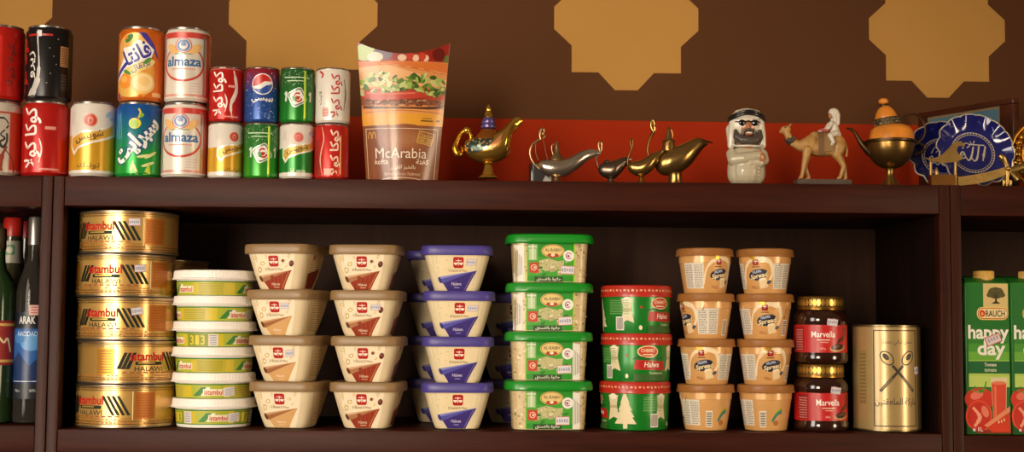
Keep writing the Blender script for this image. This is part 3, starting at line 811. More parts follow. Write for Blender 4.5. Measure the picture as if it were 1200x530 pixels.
# ------------------------------------------------------------------ drink cans on top
def ramp_mat(c1, c2, z0, z1, rough=.3, metal=.3, speck=None):
    m = bpy.data.materials.new('printed_blend'); m.use_nodes = True
    nt = m.node_tree; b = nt.nodes['Principled BSDF']
    tc = nt.nodes.new('ShaderNodeTexCoord'); sx = nt.nodes.new('ShaderNodeSeparateXYZ')
    nz = nt.nodes.new('ShaderNodeTexNoise'); nz.inputs['Scale'].default_value = 45; nz.inputs['Detail'].default_value = 4
    nt.links.new(tc.outputs['Object'], sx.inputs[0]); nt.links.new(tc.outputs['Object'], nz.inputs['Vector'])
    mr = nt.nodes.new('ShaderNodeMapRange'); mr.inputs['From Min'].default_value = z0; mr.inputs['From Max'].default_value = z1
    ad = nt.nodes.new('ShaderNodeMath'); ad.operation = 'MULTIPLY_ADD'; ad.inputs[1].default_value = (z1-z0)*.5
    nt.links.new(nz.outputs['Fac'], ad.inputs[0]); nt.links.new(sx.outputs['Z'], ad.inputs[2])
    nt.links.new(ad.outputs[0], mr.inputs['Value'])
    mx = nt.nodes.new('ShaderNodeMix'); mx.data_type = 'RGBA'
    mx.inputs['A'].default_value = lin(c1); mx.inputs['B'].default_value = lin(c2)
    nt.links.new(mr.outputs['Result'], mx.inputs['Factor']); nt.links.new(mx.outputs['Result'], b.inputs['Base Color'])
    b.inputs['Roughness'].default_value = rough; b.inputs['Metallic'].default_value = metal
    return m
ALU = M('#b4aaa0', .25, .9)
KW = dict(rough=.3, metal=.2)
CRED = M('#b81c16', .3, .3); CWHITE = M('#d6cabc', .32, .25)
FAT = (.0335, .1125); SLIM = (.0256, .0832)
def can(label, l, r, y, base_z, body, artf, size=FAT, Yc=None, spin=0, group='drink cans stacked on top of the shelves'):
    R, H = size; Yc = Yc or R+.010
    t = thing('drink_can', label, 'can', (X((l+r)/2, y, Yc), Yc, base_z), 0, group)
    nk = .9 if size is FAT else .95
    z1 = .055*H; z2 = (.925 if size is FAT else .95)*H; z3 = .972*H
    prof = [(R*.9, .018*H), (R, z1), (R, z2), (R*nk, z3)]
    b = MB(); b.lathe(prof, body, 96)
    a = Art(.001); artf(a, R*1000, H*1000)
    a.apply(b, cyl_surf(prof, R), R*2*PI/96, .0105, clip=(-R*3.1, R*3.1, z1*.75, z2+.001))
    b.build('can_body', t)
    lo = MB(); lo.lathe([(R*.7, .006), (R*.78, .0004), (R*.83, .0004), (R*.905, .0185*H)], ALU, 64); lo.build('can_base', t)
    q = R*nk
    li = MB(); li.lathe([(q-.0004, z3-.0003), (q-.0002, z3+.0006), (q+.0007, z3+.001), (q+.001, H-.0008), (q+.0004, H), (q-.0012, H-.0004), (q-.002, H-.003), (.004, H-.003)], ALU, 64)
    li.build('can_lid', t)
    return t
cola = ar('كوكا كولا')
def a_cola(ink, wave=None, cx=-12, sc=1., rot=90, small=None):
    def f(a, R, H):
        if wave: a.line([(R*.55, H*.02), (R*.42, H*.3), (R*.75, H*.6), (R*.5, H*1.0)], (1.5, 4, 6, 5, 2), wave, smooth=7)
        w, h = H*.8*sc, R*.86*sc
        a.text(cola, cx, H*.51, w, h, ink, rot, .035)
        a.line([(cx+R*.36, H*.18), (cx+R*.46, H*.36), (cx+R*.34, H*.5)], (1, 2, 2, 1), ink, smooth=5)
        a.rect(R*.25, R*.72, H*.62, H*.66, M('#d88c80', .4)); a.rect(R*.05, R*.9, H*.085, H*.11, M('#d88c80', .4))
        a.rect(-R*3, R*3, H*.945, H*.952, M('#cbb8a4', .3, .4))
    return f
def a_zero(a, R, H):
    a.text(cola, -36, 52, 86, 22, M('#c82214', .4), 90, .03)
    a.line([(-8, 110), (-8, 92), (-6, 70), (-5, 48), (-8, 26), (-18, 5)], (4, 2.4, 1.8, 2.4, 5, 9, 12), M('#b9b2aa', .4), smooth=8)
    a.text(ar('زيرو'), -16.5, 53, 40, 12, M('#d9d4cc', .35), 90, .03)
    a.rect(-26, 14, 96, 99, M('#b02018', .35)); a.rect(-8, -2, 95, 104, M('#cfc8c0', .35))
    a.rect(26, 41, 52, 82, M('#c9925c', .4)); 
    for k in range(11): a.rect(27, 40, 54+k*2.5, 55.2+k*2.5, M('#4a2c20', .4))
    for k in range(8): a.rect(27, 38, 18+k*3, 19+k*3, M('#5a5350', .4))
    for x, y in ((10, 78), (16, 66), (12, 40), (20, 54), (7, 26), (22, 92)): a.oval(x, y, 1, 1, M('#8a8684', .3))
def a_whitecola(a, R, H):
    a.line([(20, 0), (13, 20), (22, 45)], (4, 8, 4), M('#8c3a26', .35), smooth=6)
    a.rect(26, 60, 2, 108, M('#b83a22', .35)); a.rect(-90, 90, 93, 96, M('#a8402c', .35))
    a.line([(-6, 66), (2, 83), (17, 86), (24, 78)], (2, 3, 2), M('#2c2824', .4), smooth=6)
    a.line([(19, 69), (13, 62), (19, 56), (12, 50), (17, 43), (22, 52), (22, 64)], (2, 3, 4, 3), M('#2c2824', .4), smooth=6)
    a.line([(24, 76), (21, 71)], 2.5, M('#2c2824', .4)); a.oval(4, 60, 2, 2, M('#2c2824', .4)); a.oval(9, 58, 2, 2, M('#2c2824', .4))
    a.line([(20, 40), (32, 24), (34, 4)], (1.5, 2), M('#3a302a', .4), smooth=5)
def a_redcan(a, R, H):
    for k, c in ((0, 70), (1, 36)): a.text(ar('كولا'), 26, c, 30, 14, M('#4c1410', .35), 90, .03)
    a.rect(-20, 12, 12, 96, M('#c42216', .3, .3))
def a_tonic(shift, low, word, seal='#b83a24', ban='#e2d8c8'):
    def f(a, R, H):
        k = R/33.5; z = H/112.5
        Q = lambda pts: [(shift+x*k, y*z) for x, y in pts]
        a.rect(-R*3.1, R*3.1, 0, 62*z, M(low, .3, .3))
        a.poly(Q([(-30, 60), (-12, 68), (10, 70), (30, 76), (42, 84), (44, 62), (28, 56), (4, 49), (-14, 42), (-22, 32), (-30, 44)]), M('#e4ddd0', .32, .2))
        a.poly(Q([(-27, 57), (-10, 65), (10, 67), (28, 72), (40, 79), (41, 65), (27, 59), (4, 52), (-15, 45), (-21, 38), (-27, 46)]), M(ban if ban != '#e2d8c8' else '#d9a23a', .32, .25))
        a.text(ar('شويبس'), shift+2*k, 60*z, 44*k, 13*z, M('#2c1c14', .4), 14, .03)
        a.oval(shift+4*k, 84*z, 10.5*k, 10.5*z, M('#d8a490', .35)); a.oval(shift+4*k, 84*z, 9*k, 9*z, M(seal, .35)); a.oval(shift+4*k, 84*z, 4*k, 5*z, M('#d98a74', .35)); a.oval(shift+4*k, 83*z, 2.4*k, 3.4*z, M(seal, .35))
        a.oval(shift+32*k, 94*z, 7*k, 4*z, M('#9db4cc', .35), 30); a.oval(shift+38*k, 88*z, 5*k, 3*z, M('#9db4cc', .35), 10)
        a.text(word, shift+2*k, 17*z, 34*k, 10*z, M('#5e3f10' if low != '#1f7a2a' else '#e8e4d0', .4), 0, .02)
        for j in range(5): a.rect(shift+(-30+j*2)*k, shift+(-29.2+j*2)*k, 78*z, 98*z, M('#c9bfb4', .35))
    return f
def a_fanta(a, R, H):
    a.oval(-6, 40, 34, 40, M('#e39a3c', .32, .2), -8); a.oval(-8, 78, 28, 24, M('#efb060', .32, .2), 20)
    a.oval(-10, 28, 26, 22, M('#e8b45c', .32, .2))
    a.poly([(2, 104), (14, 102), (26, 86), (33, 70), (34, 62), (24, 78), (10, 94)], M('#40308c', .32))
    a.poly([(-33, 46), (-20, 66), (-22, 80), (-8, 82), (0, 92), (14, 88), (26, 78), (22, 66), (4, 58), (-14, 50), (-34, 30)], M('#eceae4', .32))
    a.text(ar('فانتا'), 0, 72, 42, 25, M('#3b2c8c', .32), 26, .05); a.poly([(-36, 34), (-14, 54), (-12, 60), (-18, 58), (-36, 42)], M('#3b2c8c', .32))
    a.oval(-12, 94, 8, 4.5, M('#2f7a2c', .35), 42); a.oval(-16, 95, 3, 2, M('#e0701c', .35))
    a.oval(4, 51, 26, 7, M('#e6c878', .32), 24); a.text(ar('برتقال'), 6, 52, 30, 11, M('#2c4c94', .32), 26, .03)
    a.oval(16, 61, 7, 3, M('#4f8a34', .35), 40); a.oval(-14, 43, 7, 3, M('#4f8a34', .35), -30)
    a.oval(-17, 30, 12, 11, M('#e2882a', .32)); a.oval(-19, 33, 6, 5, M('#efa850', .32)); a.oval(10, 27, 18, 16, M('#e9bb6a', .32)); a.oval(10, 28, 15, 13, M('#f0cf94', .32)); a.oval(12, 30, 8, 7, M('#ecc27c', .32))
    a.poly([(-38, 2), (-30, 14), (-26, 7), (-30, 2)], M('#3b2c8c', .32)); a.rect(24, 40, 8, 14, M('#efb877', .35))
def a_sprite(a, R, H):
    for sd in range(3): a.line([(-34+sd*5, 96), (-30+sd*4, 84), (-33+sd*6, 70), (-28+sd*4, 58)], 1.4, M('#5fa0c0', .3), smooth=6)
    a.text(ar('سبرايت'), 5, 54, 90, 38, M('#123a78', .3), 44, .2); a.text(ar('سبرايت'), 5, 54, 86, 34, M('#e8e8e2', .32), 44, .09)
    a.oval(1, 80, 9, 8, M('#d9c43a', .35)); a.oval(0, 79, 6.5, 6, M('#94c02e', .35)); a.line([(6, 88), (9, 96), (6, 102)], 3, M('#c8b43a', .35), smooth=5); a.oval(11, 92, 4, 2.4, M('#7aa82e', .35), 50)
    for x, y, t in ((-2, 14, 80), (4, 10, 110), (22, 20, 20), (16, 32, 10), (26, 34, 30)): a.oval(x, y, 11, 2.2, M('#d8d890', .35), t)
    a.poly([(14, 4), (20, 16), (24, 22), (26, 6)], M('#b8c832', .35))
def a_almaza(a, R, H):
    a.rect(-110, 110, 95.5, 104, M('#c8443a', .3, .2)); a.rect(-110, 110, 5, 9, M('#c23a30', .3, .3)); a.rect(-110, 110, 9, 12, M('#dc9a8e', .3, .3))
    for u in (0, ):
        a.rect(-100, -37, 9, 100, M('#c9a890', .3, .4)); a.rect(37, 100, 9, 100, M('#cf6a58', .3, .3))
        a.rect(-36, -32, 10, 100, M('#b8aca0', .3, .6)); a.rect(31, 35, 10, 100, M('#b8aca0', .3, .6))
        a.oval(0, 57, 33, 27, M('#c4382c', .3, .2)); a.oval(0, 57.6, 30.5, 24.5, M('#d8b8a4', .3, .3)); a.oval(0, 57.6, 29.5, 23.5, M('#dcd2c4', .3, .3))
        a.oval(-17, 79, 12, 6, M('#e0b070', .3), -35); a.oval(17, 79, 12, 6, M('#e0b070', .3), 35)
        a.oval(0, 84, 12.5, 11.5, M('#c0584c', .3)); a.oval(0, 84, 11, 10, M('#d8ccc8', .3)); a.oval(0, 84, 9.6, 8.8, M('#5a7aa8', .3)); a.oval(0, 84, 6.4, 5.8, M('#d8d0d0', .3)); a.poly([(-3, 83), (3, 83), (4, 87), (0, 91), (-4, 87)], M('#4a6a9c', .3))
        a.rect(-13, 13, 70.6, 72.4, M('#7a9a7c', .4))
        a.text('almaza', 0, 60.5, 54, 14.5, M('#235f94', .35), 0, .05)
        a.rect(-18, 18, 48, 50, M('#dc9a8c', .4)); a.line([(0, 12), (0, 33)], .8, M('#b4a89c', .35))
        for k in range(4): a.rect(8, 26, 15+k*4, 16.2+k*4, M('#cdb8ac', .4))
def a_pepsi(a, R, H):
    rn = random.Random(3)
    for k in range(90):
        q = rn.uniform(.3, 1.1); a.oval(rn.uniform(-25, 25), rn.uniform(4, 76), q, q, M(rn.choice(('#a9b8d4', '#c8a8b8', '#7f98c8')), .3), 0, 7)
    cx, cy, r = 4, 57, 16
    a.oval(cx, cy, r, r, M('#d9d2cc', .3)); r -= 1.6
    a.oval(cx, cy, r, r, M('#b8241c', .3), 0, 30, 12, 192); a.oval(cx, cy, r, r, M('#274a94', .3), 0, 30, 192, 372)
    a.poly([(cx-r*.98, cy-3.4), (cx-6, cy-1.6), (cx+3, cy+4.2), (cx+r*.97, cy+4.2), (cx+r*.98, cy+.5), (cx+6, cy-1.5), (cx-3, cy-7.5), (cx-r*.86, cy-6.6)], M('#d9d2cc', .3))
    a.text(ar('بيبسي'), 4, 33, 34, 9, M('#dcd6d0', .3), 0, .06)
def a_lime(shift):
    def f(a, R, H):
        rn = random.Random(8)
        for k in range(110): q = rn.uniform(.3, .8); a.oval(rn.uniform(-30, 30), rn.uniform(54, 78), q, q, M('#9cc08a', .3), 0, 6)
        a.rect(-18, 20, 67, 68.6, M('#b4cfa0', .4)); a.rect(-12, 14, 62, 63.2, M('#b4cfa0', .4))
        x, y = shift, 38
        a.rect(x-12.5, x+12.5, y-12.5, y+12.5, M('#c9cfc0', .3, .3), 28, 5); a.rect(x-10.8, x+10.8, y-10.8, y+10.8, M('#3f6a44', .3, .2), 28, 4); a.rect(x-9.4, x+9.4, y-9.4, y+9.4, M('#dcd6cc', .3), 28, 4)
        a.ring(x+1, y, 6.6, 7.6, 2.6, M('#b0281c', .3), 20, 24, 40, 330); a.poly([(x-1, y+2), (x+5, y+1), (x+2, y-4), (x-3, y-3)], M('#b0281c', .3)); a.oval(x-4, y-2, 3, 4.6, M('#2f7a34', .3), 20)
        a.line([(x-20, y+4), (x-17, y+8), (x-18, y-6)], 3, M('#c9cfc0', .3), smooth=4); a.line([(x+19, y+4), (x+22, y+8), (x+21, y-6)], 3, M('#d8c8c0', .3), smooth=4)
        a.rect(13, 15.5, 4, 78, M('#b4c832', .28, .3)); a.rect(15.5, 17, 4, 78, M('#5f9a34', .28, .3))  # yellow-lit streak down the side, painted into the can colour
    return f
def a_light(a, R, H):
    a.text(cola, 8, 41, 66, 18, M('#a8281e', .32), 90, .04)
    a.line([(20, 66), (23, 45), (20, 20)], (1, 2, 1), M('#3a2620', .35), smooth=5)
    a.text(ar('لايت'), -18, 38, 20, 7, M('#3c2c26', .35), 90, .02)
    a.rect(-13, -4, 10, 23, M('#c04a3c', .35), 0, 2)
    for k in range(4): a.rect(-12, -5, 11.5+k*3, 12.6+k*3, M('#ddcfc0', .35))
    a.line([(-24, 80), (-14, 74), (-16, 68)], 3, M('#b0301f', .35), smooth=5)
def a_cola2(a, R, H):
    a.text(cola, 8, 40, 68, 17, M('#dcc0a8', .32), 90, .05)
    a.line([(-10, 0), (-16, 30), (-10, 60), (-15, 82)], (1, 2, 1.6, 1), M('#d8a890', .35), smooth=6)
    a.rect(-26, -17, 6, 60, M('#8a1c18', .35)); a.rect(-9, 2, 7, 16, M('#d89a88', .4)); a.rect(15, 16.6, 8, 66, M('#e2b46a', .3, .3))
s_ = lambda hx: M(hx, .3, .3)
HF, HS = FAT[1]+.0003, SLIM[1]+.0003
can('pale drink can with black script, cut off by the left edge of the photo', -27, 24.5, 160, ZT, s_('#cdbfae'), a_whitecola)
can('red drink can at the upper left corner, stacked on the pale can', -25, 28, 75, ZT+HF, s_('#b81c14'), a_redcan)
can('red cola can with white vertical lettering, under the black can', 27, 80, 160, ZT, CRED, a_cola(M('#e2d8d0', .35), None, -11))
can('black drink can with white ribbon and red lettering', 31, 84, 75, ZT+HF, s_('#1c1818'), a_zero)
can('yellow and white tonic can standing alone, nothing stacked on it', 83, 136, 160, ZT, M('#ddd4c8', .3, .12), a_tonic(0, '#cf9a26', ar('تونيك')))
can('blue-green lemon drink can with slanted white lettering, below the orange can', 136.5, 189.5, 160, ZT, ramp_mat('#1e9a3a', '#1d56a0', .05, .11), a_sprite)
can('orange drink can with blue lettering and oranges', 139, 193, 75, ZT+HF, s_('#d96a18'), a_fanta)
can('white beer can with red oval ring, the lower of two', 190, 243, 160, ZT, M('#dcd2c4', .3, .12), a_almaza)
can('white beer can with red oval ring, the upper of two', 194, 246, 75, ZT+HF, M('#dcd2c4', .3, .12), a_almaza)
G2 = 'slim drink cans on top of the shelf'
can('slim white and yellow tonic can, below the slim red cola can', 244, 285, 170, ZT, M('#ddd4c8', .3, .12), a_tonic(14, '#cf9c28', ar('تونيك')), SLIM, group=G2)
can('slim red cola can with white wave, beside the blue can', 245.5, 286, 110, ZT+HS, CRED, a_cola(M('#e6d8cc', .35), M('#d8c4b8', .32), -7), SLIM, group=G2)
can('slim green can with white diamond logo, below the blue can', 286.5, 326.5, 170, ZT, ramp_mat('#2f8a22', '#2c6a30', .03, .08), a_lime(5), SLIM, group=G2)
can('slim blue and red drink can with round globe logo', 287, 327.5, 110, ZT+HS, ramp_mat('#244a90', '#8c2030', .055, .085), a_pepsi, SLIM, group=G2)
can('slim green and white ginger can with gold banner', 328, 368, 170, ZT, M('#ddd4c8', .3, .12), a_tonic(2, '#1f7a2a', ar('جنجر ايل'), '#c8605c', '#c9a44a'), SLIM, group=G2)
can('slim green can with white diamond logo, on top of the ginger can', 329, 368, 110, ZT+HS, ramp_mat('#1f7a22', '#2a5c2c', .03, .08), a_lime(3), SLIM, group=G2)
can('slim red can with tan lettering, bottom right of the cans', 369, 409, 170, ZT, s_('#c0261e'), a_cola2, SLIM, group=G2)
can('slim white diet cola can with red vertical lettering', 370.5, 410, 110, ZT+HS, M('#ddd4c8', .3, .12), a_light, SLIM, group=G2)

# ------------------------------------------------------------------ bottles in the left unit
def bottle(label, px, y, Yc, z, prof, glass, capm, cap, lab=None, group='bottles in the left unit', k=1.):
    t = thing('bottle', label, 'bottle', (X(px, y, Yc), Yc, z), 0, group)
    b = MB(); b.lathe(prof, glass, 64); b.build('bottle_glass', t)
    c = MB(); c.lathe(cap, capm, 48); c.build('cap', t)
    if lab: lab(t)
    return t
ZLS = ZLB+.0006
def arak_label(t):
    R = .0247; p = [(R, .03), (R, .17)]
    b = MB(); b.lathe([(R, .036), (R, .163)], M('#1c2c4c', .4), 64, cap0=False, cap1=False)
    a = Art(.001)
    a.rect(-38, 38, 140, 163, M('#12161f', .4)); a.rect(-38, 38, 36, 58, M('#20262c', .4))
    a.rect(-38, 38, 60, 138, M('#275a9c', .4)); a.poly([(-38, 60), (38, 60), (38, 84), (20, 98), (4, 84), (-12, 104), (-38, 80)], M('#16305c', .4))
    a.oval(6, 118, 16, 12, M('#5a94c8', .4)); a.oval(-12, 124, 12, 7, M('#3f78b4', .4))
    a.text('ARAK', -1, 151, 25, 11, M('#d8d4cc', .4), 0, .04); a.text('HADDAD', 0, 131, 30, 7, M('#bcd0dc', .4), 0, .02)
    a.rect(-24, 24, 61, 62, M('#c8ccd0', .4)); a.text('70 cl', -14, 48, 9, 4, M('#c8ccd0', .4)); a.text('50%', 10, 48, 9, 4, M('#c8ccd0', .4))
    a.rect(2, 16, 158, 173, M('#d8a89c', .5)); 
    for k in range(3): a.rect(4, 14, 161+k*4, 162.6+k*4, M('#a8605c', .5))
    a.apply(b, cyl_surf(p, R), .0016); b.build('label', t)
CLEAR = M('#6a6258', .06, trans=.85, ior=1.3)
bottle('clear arak bottle with blue label and silver cap, beside the upright', 36.5, 430, .052, ZLS,
       [(.02, 0), (.0238, .002), (.0242, .006), (.0242, .19), (.022, .205), (.013, .232), (.0092, .245), (.0088, .28)], CLEAR, M('#a8a098', .3, .85),
       [(.0092, .262), (.0098, .2625), (.0098, .302), (.0085, .304)], arak_label)
def neck_seal(t):
    b = MB(); R = .0153
    b.lathe([(.0172, .238), (.0157, .25), (.0148, .272)], M('#b9b09c', .5), 48, cap0=False, cap1=False)
    a = Art(.001); a.rect(-8, 8, 250, 266, M('#5f8a5c', .5), 0, 3); a.oval(0, 258, 5, 5, M('#c8beaa', .5))
    a.apply(b, cyl_surf([(.0172, .238), (.0157, .25), (.0148, .272)], R), .0015); b.build('paper_seal', t)
def green_label(t):
    b = MB(); R = .0322
    b.lathe([(R, .085), (R, .15)], M('#8e1c14', .45), 64, cap0=False, cap1=False)
    a = Art(.001); a.rect(-60, 60, 142, 146, M('#d0a85a', .4)); a.rect(-60, 60, 89, 93, M('#d0a85a', .4)); a.line([(14, 130), (24, 118), (30, 124), (36, 104)], 3, M('#e0c89a', .4), smooth=4)
    a.apply(b, cyl_surf([(R, .085), (R, .15)]), .002); b.build('label', t)
bottle('green glass bottle with red label, cut off by the left edge', -8, 430, .05, ZLS,
       [(.026, 0), (.031, .002), (.0318, .006), (.0318, .19), (.029, .205), (.015, .226), (.0125, .24), (.012, .262)], M('#20361a', .08, coat=.6, var=.15), M('#3a2c14', .4),
       [(.0125, .255), (.0132, .256), (.0132, .285), (.012, .287)], green_label)
bottle('clear bottle with red cap and paper seal round its neck', 10.5, 430, .125, ZLS,
       [(.026, 0), (.029, .002), (.03, .006), (.03, .19), (.027, .21), (.0185, .232), (.0148, .248), (.0132, .285)], M('#56523c', .07, trans=.4, coat=.5), M('#b8241c', .35),
       [(.0138, .279), (.0144, .2795), (.0144, .306), (.013, .308)], neck_seal)
bottle('dark bottle with red cap, farthest back among the bottles', 26.5, 430, .2, ZLS,
       [(.026, 0), (.029, .002), (.03, .006), (.03, .19), (.026, .215), (.0145, .236), (.0108, .248), (.0104, .285)], M('#2a2418', .1, coat=.5), M('#8a1c18', .4),
       [(.0112, .281), (.0118, .2815), (.0118, .306), (.0105, .308)])

# ------------------------------------------------------------------ juice cartons in the right unit
def juice(label, l, r, Yf, rz):
    Wd, Hc, D = .0668, .225, .085
    t = thing('juice_carton', label, 'carton', (X((l+r)/2, 420, Yf), Yf+D/2, ZRB+.0006), rad(rz), 'tomato juice cartons')
    b = MB(); b.box(-Wd/2, Wd/2, -D/2, D/2, 0, Hc, ramp_mat('#1d5a1c', '#2a7a26', .02, .2, .32, 0), .0022)
    b.poly = None
    b.rings([[(-Wd/2+.001, -D/2+.001, Hc-.001), (Wd/2-.001, -D/2+.001, Hc-.001), (Wd/2-.001, D/2-.001, Hc-.001), (-Wd/2+.001, D/2-.001, Hc-.001)],
             [(-Wd/2+.004, -D/2+.012, Hc+.006), (Wd/2-.004, -D/2+.012, Hc+.006), (Wd/2-.004, D/2-.01, Hc+.012), (-Wd/2+.004, D/2-.01, Hc+.012)]], M('#236a22', .35))
    a = Art(.001); GR = lambda h: M(h, .42, spec=.3)
    hw = 32.4
    a.rect(-hw, hw, 2, 223, GR('#1d6a22'))
    for k, c in enumerate(('#226e22', '#2f7d26', '#47912c', '#68a636', '#8bb844', '#a8c656', '#b8cc66')):
        a.rect(-hw+3, hw-1, 70, 158-12*k, GR(c))
    a.rect(-6, 31, 178, 223, GR('#d3b878')); a.rect(-6, 31, 178, 180, GR('#e2cf98'))
    a.oval(13, 209, 12, 8.5, GR('#4a4424')); 
    for x, y in ((4, 206), (8, 213), (18, 213), (22, 206)): a.oval(x, y, 5, 3.6, GR('#55502a'))
    a.rect(11.6, 14.4, 193, 206, GR('#3f301c')); a.poly([(6, 193), (20, 193), (14.4, 197), (11.6, 197)], GR('#3f301c'))
    a.rect(-16, 31, 169, 188, GR('#e2c46a'), 0, 8); a.rect(-14.5, 30, 170.5, 186.5, GR('#c22418'), 0, 7); a.rect(-13.5, 29.5, 171.5, 185.5, GR('#e6d29a'), 0, 6.6)
    a.oval(-8, 178.5, 4.2, 5, GR('#c22418')); a.oval(-8, 178, 2, 2.6, GR('#e8a03a')); a.text('RAUCH', 11.5, 178.5, 29, 9.5, GR('#26201c'), 0, .03)
    wt = GR('#ece8da')
    a.text('happy', 1, 148, 61, 27, wt, 0, .05); a.text('day', 5, 124, 42, 27, wt, 0, .05)
    a.rect(-hw+2, hw-1, 90, 108, GR('#186030')); a.text('Tomate', 3, 103, 18, 5, GR('#e6e2c8'), 0, .02); a.text('tomato', 3, 95, 18, 4.6, GR('#cfd8b0'), 0, .02)
    # tomatoes, glass of juice, cut wedge
    a.oval(-14, 52, 22, 17, GR('#c8321c')); a.oval(-18, 58, 10, 6, GR('#e0705a'), 20); a.line([(-26, 66), (-14, 62), (-6, 70), (-4, 78)], (1.5, 3, 2), GR('#4a8a2a'), smooth=5); a.line([(-22, 72), (-13, 64), (-4, 64)], (1, 3, 1), GR('#3f7a24'), smooth=5)
    a.oval(-15, 27, 20, 24, GR('#d8452c')); a.oval(-15, 27, 17, 21, GR('#c22a18')); a.line([(-24, 40), (-14, 26), (-22, 12)], (4, 6, 4), GR('#e89a7c'), smooth=5); a.oval(-6, 34, 5, 9, GR('#e07a5e'), 20)
    a.poly([(3, 84), (27, 84), (25, 14), (7, 14)], GR('#dcc9a0')); a.poly([(4, 76), (26, 76), (24.4, 14), (7.4, 14)], GR('#d2452a')); a.oval(15, 76, 11, 2.6, GR('#e07a52')); a.rect(8, 11, 20, 72, GR('#e2704e')); a.rect(-hw, hw, 2, 7, GR('#8e2414'))
    a.poly([(-8, 14), (31, 42), (31, 4), (4, 4)], GR('#cf3a1e')); a.poly([(-8, 14), (31, 42), (31, 34), (-3, 11)], GR('#e08a62')); 
    for x, y in ((14, 19), (18, 20), (22, 22)): a.oval(x, y, 1, 2.6, GR('#ecc48a'))
    a.poly([(-hw, 2), (-hw, 14), (-22, 6), (-16, 2)], GR('#1f4a1c')); a.text('e 1L', -17, 8, 15, 6, wt, 0, .03)
    a.rect(-4, 20, 133, 147, M('#b8484a', .5), 22); a.rect(-2.6, 18.6, 134.4, 145.6, M('#d8cac8', .5), 22)
    for k in range(4): a.rect(0+k*4, 2.4+k*4, 135.5+k*1.8, 141+k*1.8, M('#a8909c', .5), 22)
    a.apply(b, lambda u, v, h: (u, -D/2-h-.0001, v))
    b.build('carton_body', t)
    c = MB(); q = Matrix.Translation((.004, -D/2+.024, Hc-.002))
    rf = lambda a_, z_: 1+.02*math.cos(a_*36)
    c.lathe([(.0165, .004), (.0165, .0065), (.0148, .0072), (.0148, .018), (.0138, .0192)], M('#d0a24a', .4), 144, q, rfun=rf); c.build('cap', t)
juice('green tomato juice carton fully in view, standing next to the upright', 1132, 1184, .012, 0)
juice('green tomato juice carton cut off by the right edge of the photo', 1185.5, 1238, .010, 0)
